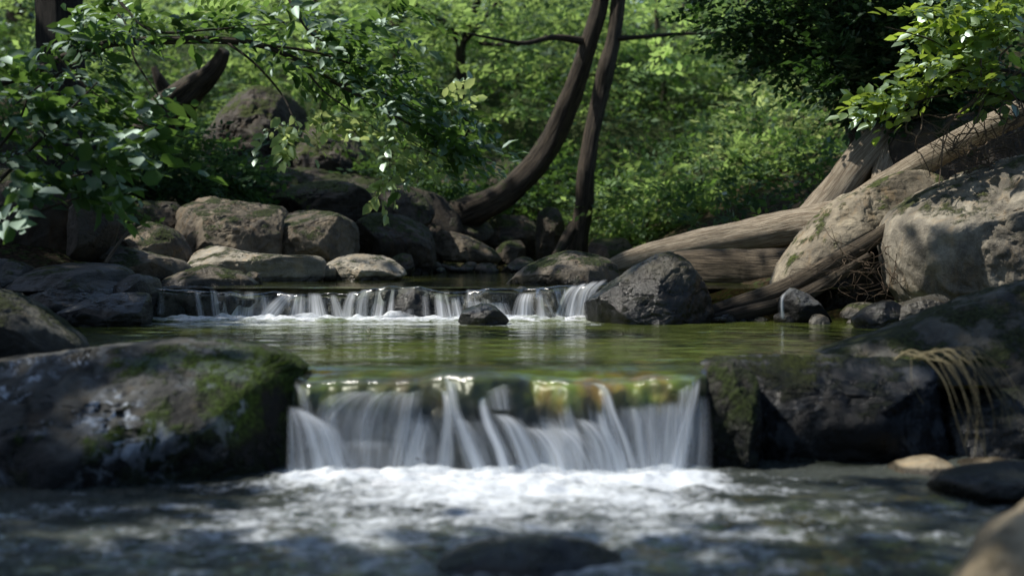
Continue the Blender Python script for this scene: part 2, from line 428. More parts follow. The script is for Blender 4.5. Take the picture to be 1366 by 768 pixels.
def tube_data(P, R, seg=10, m=6, namp=0., nf=3., flat=1.0, seed=0):
    PR = crs(np.hstack([np.asarray(P, float), np.asarray(R, float)[:, None]]), m)
    C = PR[:, :3]; Rr = np.abs(PR[:, 3]); T = np.gradient(C, axis=0); T /= np.linalg.norm(T, axis=1)[:, None] + 1e-9
    up = np.array([0, 1.0, 0]); S = np.cross(T, up); S /= np.linalg.norm(S, axis=1)[:, None] + 1e-9; U = np.cross(S, T)
    L = np.concatenate([[0], np.cumsum(np.linalg.norm(np.diff(C, axis=0), axis=1))])
    a = np.linspace(0, 2 * np.pi, seg + 1)
    ca, sa = np.cos(a), np.sin(a)
    V = C[:, None, :] + Rr[:, None, None] * (S[:, None, :] * ca[None, :, None] + U[:, None, :] * sa[None, :, None] * flat)
    if namp > 0:
        q = np.stack(np.broadcast_arrays(ca[None, :] * 1.4, sa[None, :] * 1.4, L[:, None] * nf), -1).reshape(-1, 3) + seed * 3.7
        dn = fbm(q, 4).reshape(len(C), -1) * namp
        q2 = np.stack(np.broadcast_arrays(ca[None, :] * 5, sa[None, :] * 5, L[:, None] * nf * .5), -1).reshape(-1, 3) + seed
        dn += fbm(q2, 3).reshape(len(C), -1) * namp * .45
        V = V + (V - C[:, None, :]) * dn[:, :, None]
    n = len(C)
    uv = np.stack(np.broadcast_arrays(a[None, :] / (2 * np.pi) * (2 * np.pi * np.mean(Rr) / .35 + .6), L[:, None]), -1).reshape(-1, 2)
    Fc = grid_faces(n, seg + 1)
    V = V.reshape(-1, 3)
    # caps
    k = len(V); V = np.vstack([V, C[0] , C[-1]]); uv = np.vstack([uv, uv[0], uv[-1]])
    caps = []
    for j in range(seg):
        caps.append([j, j + 1, k, k]); caps.append([(n - 1) * (seg + 1) + j + 1, (n - 1) * (seg + 1) + j, k + 1, k + 1])
    return V, Fc, uv, caps

def tubes(name, specs, mat, parent=None, seg=8, m=5, namp=0., nf=3., origin=None):
    Vs, Fs, Us = [], [], []; off = 0
    for i, (P, R) in enumerate(specs):
        V, Fc, uv, caps = tube_data(P, R, seg, m, namp, nf, seed=i + len(name))
        Fs += (Fc + off).tolist(); Fs += [[a + off, b_ + off, c + off] for a, b_, c, _ in caps]
        Vs.append(V); Us.append(uv); off += len(V)
    V = np.vstack(Vs)
    if origin is not None: V = V - np.asarray(origin)
    o = mesh_obj(name, V, Fs, mat, parent, uv=np.vstack(Us))
    if origin is not None and parent is None: o.location = origin
    return o

def pxtube(pts):
    """[(px,py,Y,halfwidth_px)] -> points, radii"""
    return [at(p[0], p[1], p[2]) for p in pts], [p[3] / F * p[2] for p in pts]

# ------------------------------------------------------------------ leaves
def unit(a): return a / (np.linalg.norm(a, axis=-1, keepdims=True) + 1e-9)

BROAD = (np.array([[0, 0, 0], [.5, 0, .0], [1, 0, -.08], [.22, .27, .07], [.62, .29, .07], [.22, -.27, .07], [.62, -.29, .07]]),
         [[0, 1, 4, 3], [1, 2, 4], [0, 5, 6, 1], [1, 6, 2]])
NARROW = (np.array([[0, 0, 0], [.5, 0, .0], [1, 0, -.15], [.28, .21, .05], [.62, .19, .05], [.28, -.21, .05], [.62, -.19, .05]]), BROAD[1])
SIMPLE = (np.array([[0, 0, 0], [.45, .27, .05], [1, 0, 0], [.45, -.27, .05]]), [[0, 1, 2], [0, 2, 3]])

def spray_mesh(name, C, A, mat, K=9, L=.08, SL=.35, shape=SIMPLE, parent=None, seed=0, flatn=.45, droop=.12, origin=None, tint=None, sizevar=.5, ang=.95):
    rs = np.random.RandomState(seed); n = len(C)
    A = unit(np.asarray(A, float) + rs.normal(size=(n, 3)) * .12)
    N0 = unit(np.array([0, 0, 1.0]) + rs.normal(size=(n, 3)) * flatn); S = unit(np.cross(A, N0)); N0 = np.cross(S, A)
    sl = SL * rs.uniform(.6, 1.3, n)
    t = (np.arange(K) + .7) / K; sg = np.where(np.arange(K) % 2 == 0, 1, -1.0); aa = np.full(K, ang); aa[-1] = 0.1; 
    pos = C[:, None] + A[:, None] * (t[None, :, None] * sl[:, None, None]) - np.array([0, 0, 1.0]) * (droop * (t ** 2)[None, :, None] * sl[:, None, None])
    an = aa[None, :] + rs.normal(size=(n, K)) * .25
    D = unit(A[:, None] * np.cos(an)[..., None] + S[:, None] * (sg[None, :] * np.sin(an))[..., None] + rs.normal(size=(n, K, 3)) * .18)
    NN = unit(N0[:, None] + rs.normal(size=(n, K, 3)) * .38); X = unit(np.cross(D, NN)); NN = np.cross(X, D)
    ln = L * rs.uniform(1 - sizevar, 1 + sizevar, (n, K))
    T, FT = shape
    V = pos[:, :, None] + ln[..., None, None] * (D[:, :, None] * T[None, None, :, 0:1] + X[:, :, None] * T[None, None, :, 1:2] + NN[:, :, None] * T[None, None, :, 2:3])
    V = V.reshape(-1, 3); nt = len(T)
    base = np.arange(n * K) * nt
    tn = (np.clip(rs.normal(.45, .25, (n, 1)) + rs.normal(size=(n, K)) * .15, 0, 1) if tint is None else np.clip(tint[:, None] + rs.normal(size=(n, K)) * .12, 0, 1))
    tn = np.repeat(tn.reshape(-1), nt)
    if all(len(f) == 3 for f in FT):
        Fc = (base[:, None, None] + np.array(FT)[None]).reshape(-1, 3)
    else:
        tri = []
        for f in FT:
            tri.append(f[:3])
            if len(f) == 4: tri.append([f[0], f[2], f[3]])
        Fc = (base[:, None, None] + np.array(tri)[None]).reshape(-1, 3)
    o = mesh_obj(name, V, Fc, mat, parent, attrs={'tint': tn}, origin=origin, smooth=False)
    return o

def blob_points(clumps, per, seed, shell=.35):
    """clumps (x,y,z,rx,ry,rz): spray roots through each ellipsoid, outward directions"""
    rs = np.random.RandomState(seed); Cs, As = [], []
    for (x, y, z, rx, ry, rz) in clumps:
        d = unit(rs.normal(size=(per, 3))); r = rs.uniform(shell, 1, per) ** .6
        Cs.append(np.array([x, y, z]) + d * r[:, None] * np.array([rx, ry, rz]))
        a = d.copy(); a[:, 2] = a[:, 2] * .4 - .05; As.append(unit(a))
    C, A = np.vstack(Cs), np.vstack(As); k = lit(C)
    return C[k], A[k]

# ================================================================== SUN
sun_az = math.radians(-84)          # compass-like angle from +Y towards +X
sun_el = math.radians(55)
SD = np.array([math.sin(sun_az) * math.cos(sun_el), math.cos(sun_az) * math.cos(sun_el), math.sin(sun_el)])

# chosen sun spots: foliage is cleared along the sun's line to each
HOLES = [((700, 655, 4.85), .60), ((620, 495, 5.6), .34), ((830, 495, 5.6), .30), ((470, 498, 5.6), .2), ((640, 690, 4.5), .3), ((560, 665, 4.8), .30), ((860, 650, 4.9), .28), ((640, 530, 5.3), .24), ((800, 530, 5.3), .2), ((450, 560, 5.2), .12), ((250, 463, 5.35), .08), ((40, 430, 6.0), .16),
             ((340, 333, 10.7), .40), ((400, 338, 10.7), .3), ((185, 305, 10.8), .28), ((150, 335, 10.1), .2), ((300, 270, 12), .45), ((420, 285, 12), .4), ((490, 345, 11), .35), ((270, 356, 9.8), .2),
             ((1225, 290, 8.7), .42), ((1200, 340, 8.6), .3), ((1300, 220, 8.9), .3), ((1120, 300, 9.4), .42), ((1200, 245, 9.5), .2), ((1060, 340, 9.5), .3), ((960, 320, 11), .5), ((1020, 305, 10.9), .4), ((900, 330, 11.1), .35), ((1080, 290, 10.6), .35), ((880, 335, 11.1), .25),
             ((1140, 220, 11.1), .35), ((1260, 180, 9.9), .25), ((890, 345, 8.7), .16), ((770, 340, 10), .3), ((1220, 405, 8.2), .25), ((690, 405, 8.9), .22), ((400, 405, 8.9), .30), ((500, 400, 8.9), .2), ((780, 400, 8.9), .2),
             ((400, 165, 7.4), .25), ((520, 210, 7.45), .22), ((455, 155, 7.4), .18), ((590, 135, 7.5), .15), ((1290, 30, 9), .85), ((1280, 90, 8.9), .6), ((1340, 100, 9), .4), ((1060, 180, 15), 1.3), ((960, 240, 15), .7),
             ((350, 122, 16), .3), ((745, 190, 15), .35), ((785, 200, 14.6), .25), ((620, 340, 14.4), .25), ((880, 300, 15.4), .6), ((1050, 470, 5.6), .14), ((1300, 420, 5.7), .18), ((650, 450, 7.5), .4), ((900, 470, 6.5), .35), ((420, 445, 7.6), .4), ((1000, 445, 8), .4), ((300, 440, 8), .3), ((560, 480, 6.2), .3), ((760, 432, 8.4), .3), ((1000, 680, 4.5), .25), ((330, 668, 4.6), .0), ((480, 700, 4.2), .0), ((980, 650, 4.9), .0), ((1120, 655, 4.8), .05), ((200, 720, 4.0), .0), ((1150, 700, 4.2), .05), ((1250, 640, 5.0), .05), ((1260, 500, 5.2), .14), ((90, 190, 6.8), .1), ((1345, 700, 3.4), .1), ((1080, 150, 15), 1.0), ((950, 120, 16), 1.0)]
def lit(P, off=.05, tmin=.8):
    P = np.asarray(P, float); keep = np.ones(len(P), bool)
    for (q, r) in HOLES:
        v = P - np.array(at(*q)); t = v @ SD; d = np.linalg.norm(v - t[:, None] * SD, axis=1)
        keep &= ~((d < r + off) & (t > tmin))
    return keep

# ================================================================== GROUND
def chan(y):
    xl = np.interp(y, [0, 4.8, 5.4, 9, 10, 12, 15.5, 16.5], [-3.5, -3.5, -2.2, -2.5, -2.2, -1.6, -1.5, -1.0])
    xr = np.interp(y, [0, 4.8, 5.4, 7, 9, 10, 12, 15.5, 16.5], [3.5, 3.0, 2.0, 2.1, 2.5, 1.3, .8, .5, -.2])
    return xl, xr
def ground_z(x, y):
    xl, xr = chan(y)
    bed = np.interp(y, [0, 5.0, 5.85, 6.1, 8.9, 9.2, 15.5, 17], [-.22, -.16, -.14, .10, .18, .36, .44, .6])
    d = np.maximum(np.maximum(xl - x, x - xr), 0); d = np.maximum(d, np.maximum(0, y - 16.0) * .8)
    right = (x > xr)
    rise = np.where(right, .45, .40) * d; rise = np.minimum(rise, 3.2 + .05 * d)
    z = bed + rise + np.clip(y - 17, 0, 60) * .075 + np.clip(y - 77, 0, 400) * .02
    q = np.stack([x * .6, y * .6, x * 0], -1).reshape(-1, 3)
    nz = fbm(q, 4).reshape(np.shape(x)) * (.05 + .22 * sstep(.2, 2, d))
    return z + nz
def warp(a, n, p): t = np.linspace(-1, 1, n); return np.sign(t) * np.abs(t) ** p * a
gx = warp(260, 221, 2.6); gy = np.concatenate([np.linspace(-60, -2, 20), np.linspace(-1.5, 20, 170), 20 + np.linspace(.02, 1, 70) ** 2 * 330])
X, Yg = np.meshgrid(gx, gy, indexing='ij'); Zg = ground_z(X, Yg)
mesh_obj('ground', np.stack([X, Yg, Zg], -1).reshape(-1, 3), grid_faces(len(gx), len(gy)), M['ground'])['kind'] = 'structure'

# stream bed sheets under the two clear pools
def sheet(name, x0, x1, y0, y1, nx, ny, zf, mat, attrs=None, kind='structure'):
    xs = np.linspace(x0, x1, nx); ys = np.linspace(y0, y1, ny)
    X, Y_ = np.meshgrid(xs, ys, indexing='ij'); Z, at_ = zf(X, Y_)
    o = mesh_obj(name, np.stack([X, Y_, Z], -1).reshape(-1, 3), grid_faces(nx, ny), mat, attrs={k: v.ravel() for k, v in (at_ or {}).items()})
    if kind: o['kind'] = kind
    return o
def n2(X, Y_, sx, sy, o=3, off=0.):
    return fbm(np.stack([X * sx, Y_ * sy, X * 0 + off], -1).reshape(-1, 3), o).reshape(X.shape)
sheet('stream_bed', -3.2, 3.2, 2.2, 5.9, 120, 80, lambda X, Y_: (-.10 + .03 * n2(X, Y_, 2.5, 2.5) + .05 * sstep(.9, 2.2, X), None), M['bed'])
sheet('stream_bed', -2.2, 2.0, 5.64, 9.1, 120, 80, lambda X, Y_: (.24 + .02 * n2(X, Y_, 2, 2) + .04 * sstep(5.9, 5.4, Y_), None), M['bed'])

# ================================================================== WATER
FX0, FX1 = at(392, 0, 5.25)[0], at(934, 0, 5.25)[0]
def low_z(X, Y_):
    # turbulence grows towards the fall
    near = np.exp(-((Y_ - 5.1) / .42) ** 2) * sstep(FX0 - .25, FX0 + .15, X) * sstep(FX1 + .25, FX1 - .10, X)
    a = .010 + .012 * near
    z = a * n2(X, Y_, 5, 7, 3) + .006 * n2(X, Y_, 14, 20, 2, 5.) + .035 * near * (n2(X, Y_, 6, 7, 3, 9.) * .6 + .35)
    core = np.exp(-((X - .02) / .58) ** 2) * np.exp(-((Y_ - 4.82) / .28) ** 2)
    band = np.exp(-((Y_ - 5.10) / .18) ** 2) * sstep(FX0 - .12, FX0 + .1, X) * sstep(FX1 + .16, FX1 - .08, X)
    wisp = .44 * np.exp(-((X + .05) / 1.25) ** 2) * np.exp(-((Y_ - 4.2) / .75) ** 2)
    foam = np.clip(band * .95 + core * .62 + wisp + .30 * n2(X, Y_, 3, 5, 3, 3.) * (wisp > .05), 0, 1)
    return z, {'foam': foam}
lowp = sheet('lower_pool_water', -3.4, 3.3, 2.4, 5.9, 620, 380, low_z, M['water_low'])

UX0, UX1 = at(196, 0, 8.95)[0], at(806, 0, 8.95)[0]
def mid_z(X, Y_):
    y0 = 5.50 + .42 * sstep(FX1 + .02, FX1 + .14, X) + .12 * sstep(FX0 - .02, FX0 - .15, X)
    Y_[...] = y0 + (Y_ - 5.26) * (9.06 - y0) / (9.06 - 5.26)
    z = Z1 + .0035 * n2(X, Y_, 1.6, 4.0, 3) + .0012 * n2(X, Y_, 6, 14, 2, 4.)
    ed = sstep(UX0 - .05, UX0 + .12, X) * sstep(UX1 + .03, UX1 - .12, X)
    band = np.exp(-((Y_ - 8.86) / .14) ** 2) * ed
    z = z + band * (.030 * (n2(X, Y_, 9, 9, 3, 2.) * .8 + .7))
    gap = .55 + .45 * sstep(-.25, .25, n2(X, Y_, 2.2, .5, 2, 8.))
    foam = np.clip(band * 1.05 * gap + .45 * np.exp(-((Y_ - 8.45) / .22) ** 2) * ed * gap, 0, 1)
    # the surface bends down just before the lower lip
    z = z - .006 * sstep(5.66, 5.50, Y_)
    return z, {'foam': foam, 'shallow': sstep(6.25, 5.7, Y_)}
sheet('middle_pool_water', -2.6, 2.9, 5.26, 9.06, 520, 520, mid_z, M['water_mid'])
sheet('upper_pool_water', -2.7, 2.2, 9.08, 16.6, 200, 260, lambda X, Y_: (Z2 + .002 * n2(X, Y_, 2, 4), {'foam': X * 0}), M['water_up'])

# ---- the lower cascade
def interp(px, xs, ys): return np.interp(px, xs, ys)
casc = empty('cascade', (0.0, 5.3, 0.0), 'wide silky cascade pouring over the near ledge between two mossy rocks', 'waterfall')
def cascade(parent, x0, x1, Yl, zl, zb, mat_rock, lipf, reach, nx, off, mat_film, veilf, seedv, film=True, jt=.045):
    us = np.linspace(0, 1, nx); vs = np.linspace(0, 1, 46)
    U, Vv = np.meshgrid(us, vs, indexing='ij'); Xw = x0 + (x1 - x0) * U
    lip = lipf(Xw)
    def prof(o, seed, amp):
        s = Vv * 1.0
        flatp = sstep(0, .28, s)                             # level run-up, then bend, then drop
        fall = np.clip((s - .28) / .72, 0, 1)
        jut = jt * n2(Xw, Vv, 3.2, .4, 3, seed)
        Yy = Yl + .30 * (1 - np.clip(s / .28, 0, 1)) - reach * np.sqrt(fall) * (1 - .35 * fall) + jut - o
        zz = (zl + lip * flatp) - (zl + lip - zb) * (1 - np.cos(np.clip(fall, 0, 1) * np.pi / 2)) * 1.0
        nz = n2(Xw, zz, 6, 6, 3, seed) * amp
        en = sstep(0, .05, U) * sstep(1, .95, U); Yy = Yy + .10 * (1 - en)
        return np.stack([Xw, Yy - nz, zz + o * .35 - (1 - flatp) * .0], -1)
    R = prof(0, 1.0, .028); R[..., 2] -= .018
    mesh_obj('rock_ledge', (R.reshape(-1, 3) - np.array(parent.location)), grid_faces(nx, 46), mat_rock, parent)
    if film:
        Fm = prof(off, 1.0, .012)
        fall = np.clip((Vv - .28) / .72, 0, 1)
        uv = np.stack([Xw + .05 * n2(Xw, Vv, 2.5, 1.2, 2, seedv + 4.) * Vv * 2, Vv * .6], -1).reshape(-1, 2)
        mesh_obj('water_film', (Fm.reshape(-1, 3) - np.array(parent.location)), grid_faces(nx, 46), mat_film, parent, uv=uv,
                 attrs={'veil': (veilf(Xw, fall) * sstep(0, .03, U) * sstep(1, .97, U)).ravel()})

def ledge_mat2():
    b = NB('ledge_with_ochre_and_algae'); P = b.pos()
    n = b.noise(b.mapv(P, (2.4, 1, 1)), 1.6, 4, .55); m = b.noise(P, 9, 3, .5); z = b.sep(P)[2]; n4 = b.noise(b.mapv(P, (3, 1, 1)), 1.2, 3, .5)
    c = b.mix(b.rng(n, .42, .58), (.18, .26, .04), (.40, .25, .07))
    c = b.mix(b.rng(n4, .5, .62, 0, .8), c, (.03, .04, .03))
    c = b.mix(b.rng(m, .35, .7, .6, 0), c, (.02, .02, .012))
    c = b.mix(b.rng(b.math('ADD', z, b.math('MULTIPLY', n, .12)), .24, .35), (.010, .012, .014), c)
    return b.done(b.princ(c, .4, b.bump(m, .8, .02), .5))
M['ledge2'] = ledge_mat2()
def lipA(Xw):
    px = Xw / 5.34 * F + 683
    return np.interp(px, [385, 400, 480, 560, 590, 650, 700, 760, 800, 870, 930, 945], [-.022, -.026, -.02, -.018, .004, .008, -.004, -.016, -.024, -.012, -.006, .0]) + .014 * fbm(np.stack([Xw * 4, Xw * 0, Xw * 0 + 3], -1).reshape(-1, 3), 3).reshape(np.shape(Xw))
cascade(casc, FX0 - .02, FX1 + .05, 5.38, Z1, -.02, M['ledge2'], lipA, .19, 260, .012, M['film'],
        lambda Xw, f: np.clip(.0 + .62 * sstep(.20, .72, f) + .42 * n2(Xw, f, 4, .8, 2, 6.), 0, 1), 0, jt=.08)

def ribbon(parent, pts, mat, k=9, bulge=.08, seed=0, op=1.0, fin=.22, fout=.10, name='water_strand', dY=0.):
    """pts: (px,py,Y,width_px) down the flow"""
    A = np.array([[*at(p[0], p[1], p[2] + dY), p[3] / F * p[2]] for p in pts]); A = crs(A, 10)
    C = A[:, :3]; w = A[:, 3]; n = len(C)
    s = np.linspace(-1, 1, k)
    L = np.concatenate([[0], np.cumsum(np.linalg.norm(np.diff(C, axis=0), axis=1))])
    V = C[:, None, :] + np.array([1, 0, 0.0]) * (s[None, :, None] * w[:, None, None] / 2) 
    V[..., 1] -= bulge * (1 - s[None, :] ** 2) * w[:, None] * .5
    V[..., 1] += .004 * gn(np.stack(np.broadcast_arrays(s[None, :] * 5, L[:, None] * 2, seed * 1.7 + s[None, :] * 0), -1).reshape(-1, 3)).reshape(n, k)
    t = np.linspace(0, 1, n)
    fade = np.cos(s[None, :] * np.pi / 2) ** 1.3 * sstep(0, fin, t)[:, None] * sstep(1.0, 1 - fout, t)[:, None] * op
    uv = np.stack(np.broadcast_arrays((s[None, :] * np.mean(w) / 2) + seed * 1.31, L[:, None]), -1).reshape(-1, 2)
    return mesh_obj(name, V.reshape(-1, 3) - np.array(parent.location), grid_faces(n, k), mat, parent, uv=uv, attrs={'fade': fade.ravel()})

strands = [
 # left fan
 ([(389, 540, 5.02, 9), (393, 585, 4.98, 16), (398, 642, 4.95, 26)], .75),
 ([(392, 540, 5.02, 12), (408, 575, 4.97, 24), (420, 642, 4.93, 36)], .95),
 ([(396, 543, 5.02, 12), (425, 572, 4.96, 26), (444, 640, 4.92, 36)], .9),
 ([(400, 548, 5.02, 10), (440, 575, 4.96, 22), (466, 638, 4.92, 34)], .7),
 # smooth shoulder left
 ([(396, 510, 5.15, 9), (404, 525, 5.08, 12), (412, 560, 5.04, 16), (418, 600, 5.02, 18)], .6),
 ([(500, 517, 5.14, 34), (462, 530, 5.05, 42), (440, 556, 5.02, 34), (432, 585, 5.0, 26)], .55),
 ([(530, 516, 5.14, 44), (505, 532, 5.05, 60), (492, 560, 5.02, 66), (488, 600, 5.0, 60)], .45),
 ([(548, 514, 5.14, 26), (545, 535, 5.05, 30), (540, 565, 5.02, 32), (534, 628, 5.0, 34)], .6),
 ([(490, 585, 5.0, 50), (495, 605, 4.97, 70), (500, 636, 4.94, 90)], .38),
 ([(560, 560, 5.0, 20), (566, 590, 4.98, 30), (560, 636, 4.95, 44)], .55),
 # middle
 ([(590, 512, 5.14, 8), (596, 532, 5.06, 10), (598, 565, 5.02, 14), (592, 636, 4.98, 22)], .95),
 ([(592, 497, 5.2, 10), (602, 515, 5.08, 12), (606, 545, 5.0, 14), (622, 590, 4.96, 20), (640, 636, 4.93, 26)], .8),
 ([(612, 556, 5.02, 12), (628, 580, 4.97, 18), (650, 636, 4.93, 26)], .8),
 ([(640, 500, 5.2, 12), (643, 530, 5.06, 12), (652, 565, 5.0, 16), (668, 600, 4.96, 18), (678, 636, 4.93, 22)], 1.0),
 ([(655, 498, 5.2, 28), (664, 520, 5.07, 30), (670, 548, 5.02, 26)], .5),
 ([(664, 550, 5.02, 20), (684, 566, 4.97, 28), (702, 600, 4.94, 36), (716, 636, 4.92, 42)], 1.0),
 # right of the middle
 ([(706, 568, 5.02, 22), (726, 580, 4.97, 34), (744, 604, 4.94, 42), (754, 636, 4.92, 46)], .75),
 ([(742, 568, 5.02, 26), (764, 582, 4.97, 36), (782, 606, 4.94, 42), (794, 636, 4.92, 46)], .62),
 ([(772, 556, 5.02, 12), (792, 572, 4.97, 30), (808, 600, 4.94, 36), (814, 636, 4.92, 40)], .8),
 ([(768, 513, 5.15, 8), (792, 511, 5.12, 12), (806, 520, 5.07, 12), (816, 550, 5.0, 13), (832, 590, 4.95, 16), (846, 636, 4.92, 20)], 1.0),
 ([(800, 545, 5.0, 12), (808, 575, 4.96, 16), (822, 604, 4.94, 18), (830, 636, 4.92, 20)], .9),
 ([(844, 540, 5.02, 30), (850, 570, 4.98, 36), (858, 636, 4.93, 42)], .6),
 ([(872, 535, 5.02, 34), (874, 570, 4.98, 38), (878, 636, 4.93, 42)], .5),
 ([(896, 534, 5.02, 24), (894, 570, 4.98, 30), (890, 636, 4.93, 34)], .7),
 ([(912, 502, 5.18, 14), (914, 525, 5.06, 16), (912, 560, 5.0, 22), (908, 636, 4.93, 30)], .7),
 ([(930, 503, 5.15, 9), (925, 530, 5.05, 11), (915, 570, 4.98, 14), (902, 636, 4.92, 18)], 1.0),
 ([(936, 525, 5.1, 14), (938, 570, 5.05, 18), (936, 632, 5.0, 24)], .35),
]
strands += [
 ([(480, 540, 5.06, 60), (470, 580, 5.03, 76), (462, 638, 5.0, 90)], .22), ([(560, 550, 5.06, 50), (570, 590, 5.03, 70), (575, 638, 5.0, 84)], .23),
 ([(640, 555, 5.03, 50), (660, 590, 4.99, 80), (670, 638, 4.97, 100)], .24), ([(740, 560, 5.03, 70), (758, 595, 4.99, 90), (770, 638, 4.97, 104)], .27),
 ([(840, 540, 5.05, 70), (850, 585, 5.02, 88), (856, 638, 4.99, 100)], .24), ([(900, 530, 5.05, 50), (900, 585, 5.02, 60), (896, 638, 4.99, 70)], .27)]
for i, (p, op) in enumerate(strands): ribbon(casc, [(a, b_, c, d * 1.45) for a, b_, c, d in p], M['veil'], seed=i, op=op * .92, dY=.19)
# bright rim of water along the lip
def lipstrip(parent, pts, wv, op, mat, seed):
    A = crs(np.array([at(*p) for p in pts]), 12); n = len(A); s = np.linspace(-1, 1, 5)
    V = A[:, None, :] + np.array([0, -.5, .25]) * (s[None, :, None] * wv)
    t = np.linspace(0, 1, n); fade = (1 - s[None, :] ** 2) * (sstep(0, .15, t) * sstep(1, .85, t))[:, None] * op
    uv = np.stack(np.broadcast_arrays(s[None, :] * .02 + seed, A[:, 0:1]), -1).reshape(-1, 2)
    mesh_obj('water_rim', V.reshape(-1, 3) - np.array(parent.location), grid_faces(n, 5), mat, parent, uv=uv, attrs={'fade': fade.ravel()})
lipstrip(casc, [(396, 511, 5.33), (440, 509, 5.33), (500, 510, 5.33), (565, 512, 5.31)], .016, .75 * .7, M['veil'], 1)
lipstrip(casc, [(520, 503, 5.49), (580, 499, 5.49), (640, 498, 5.49), (690, 501, 5.49)], .03, .35 * .7, M['veil'], 2)
lipstrip(casc, [(840, 508, 5.35), (880, 505, 5.35), (928, 504, 5.35)], .014, .6 * .7, M['veil'], 3)

# ---- the upper cascade
cas2 = empty('cascade', (0.0, 9.0, Z1), 'low distant cascade with white foam between the upper pool and the middle pool', 'waterfall')
def lipB(Xw):
    px = Xw / 9.0 * F + 683
    return np.interp(px, [196, 290, 345, 440, 462, 500, 560, 585, 620, 655, 690, 740, 806], [.0, -.02, -.035, -.035, -.04, .01, .012, -.03, -.012, .0, -.004, .015, .03]) + .016 * fbm(np.stack([Xw * 5, Xw * 0, Xw * 0 + 7], -1).reshape(-1, 3), 3).reshape(np.shape(Xw))
cascade(cas2, UX0 - .1, UX1 + .08, 9.04, Z2, Z1 - .02, M['ledge'], lipB, .10, 320, .015, M['film'],
        lambda Xw, f: np.clip(.2 - .3 * sstep(-1.75, -1.95, Xw) - .25 * np.exp(-((Xw + .62) / .18) ** 2) + .35 * sstep(.1, .5, f) + .22 * n2(Xw, f, 5, .5, 2, 2.), 0, 1), 0, jt=.12)
up = [
 ([(216, 384, 9.0, 8), (214, 420, 8.9, 14)], .3), ([(262, 386, 9.0, 8), (268, 422, 8.9, 12)], .45), ([(284, 385, 9.0, 10), (290, 424, 8.9, 14)], .8),
 ([(312, 390, 8.98, 26), (310, 424, 8.88, 34)], 1.0), ([(336, 388, 8.98, 20), (332, 424, 8.88, 30)], .85), ([(352, 393, 8.98, 12), (356, 424, 8.88, 26)], .6),
 ([(385, 391, 8.98, 22), (372, 404, 8.92, 30), (356, 424, 8.88, 36)], .9), ([(400, 392, 8.98, 16), (396, 424, 8.88, 28)], .7), ([(420, 390, 8.98, 20), (424, 424, 8.88, 34)], 1.0), ([(444, 392, 8.98, 10), (452, 424, 8.88, 22)], .8),
 ([(472, 388, 9.0, 16), (466, 402, 8.94, 16), (462, 424, 8.88, 20)], .75), ([(490, 385, 9.0, 18), (484, 400, 8.94, 18), (482, 424, 8.88, 20)], .85), ([(510, 384, 9.0, 18), (504, 424, 8.88, 20)], .8), ([(524, 384, 9.0, 8), (520, 422, 8.88, 12)], .7),
 ([(545, 384, 9.0, 14), (545, 420, 8.88, 16)], .22), ([(566, 385, 9.0, 12), (568, 422, 8.88, 14)], .3),
 ([(588, 390, 8.98, 20), (594, 424, 8.88, 30)], 1.0), ([(606, 396, 8.96, 12), (612, 424, 8.88, 20)], .8), 
 ([(626, 385, 9.0, 10), (626, 404, 8.92, 12)], .4), ([(648, 384, 9.0, 12), (648, 406, 8.92, 14)], .5),
 ([(632, 400, 8.94, 26), (640, 424, 8.88, 40)], .7), ([(664, 402, 8.94, 26), (668, 424, 8.88, 40)], .8),
 ([(704, 390, 8.98, 22), (700, 402, 8.92, 28), (698, 424, 8.88, 36)], .95), ([(722, 392, 8.96, 14), (724, 424, 8.88, 22)], .7),
 ([(740, 384, 9.0, 8), (738, 420, 8.88, 14)], .3),
 ([(768, 380, 8.99, 12), (756, 394, 8.92, 16), (746, 424, 8.86, 22)], 1.0), ([(782, 377, 8.99, 12), (768, 392, 8.92, 15), (760, 424, 8.86, 20)], 1.0),
 ([(796, 374, 8.99, 12), (780, 390, 8.92, 14), (772, 424, 8.86, 20)], .95), ([(808, 372, 8.99, 10), (790, 390, 8.92, 12), (786, 424, 8.86, 16)], .8),
]
for i, (p, op) in enumerate(up): ribbon(cas2, p, M['veil_up'], seed=40 + i, op=op, k=7)

# foam mounds tossed up along the base of both falls
def foam_mat():
    b = NB('foam'); P = b.pos()
    n = b.noise(P, 40, 5, .65, .4)
    k = b.math('MULTIPLY', b.attr('fade'), b.rng(n, .3, .6, .5, 1))
    x = b.princ((.84, .88, .93), .5, b.bump(n, .6, .02))
    t = b.node('ShaderNodeBsdfTransparent')
    return b.done(b.mixs(k, t.outputs[0], x))
M['foam'] = foam_mat()
def foam_row(parent, name, x0, x1, y0, dy, z, h, nx, ny, f, seed):
    U, V_ = np.meshgrid(np.linspace(0, 1, nx), np.linspace(0, 1, ny), indexing='ij')
    X = x0 + (x1 - x0) * U; env = np.sin(np.pi * V_) * sstep(0, .06, U) * sstep(1, .94, U)
    hh = h * (.45 + .75 * n2(X, V_, f, 1.5, 2, seed)) * env + .22 * h * n2(X, V_, f * 4, 5, 2, seed + 3) * env
    Y_ = y0 + dy * (V_ - .5) + .02 * n2(X, V_, 6, 3, 2, seed + 1)
    fade = np.clip(env * 2.2 * (.6 + .9 * n2(X, V_, f * .6, 1, 3, seed + 7)) , 0, 1)
    V3 = np.stack([X, Y_, z + np.maximum(hh, -.01)], -1).reshape(-1, 3) - np.array(parent.location)
    mesh_obj(name, V3, grid_faces(nx, ny), M['foam'], parent, attrs={'fade': fade.ravel()})
foam_row(casc, 'foam', FX0 - .02, FX1 + .06, 5.12, .24, 0.0, .026, 300, 24, 3.0, 1.)
foam_row(casc, 'foam', FX0 + .15, FX1 + .0, 4.98, .30, 0.0, .016, 300, 24, 3.0, 5.)
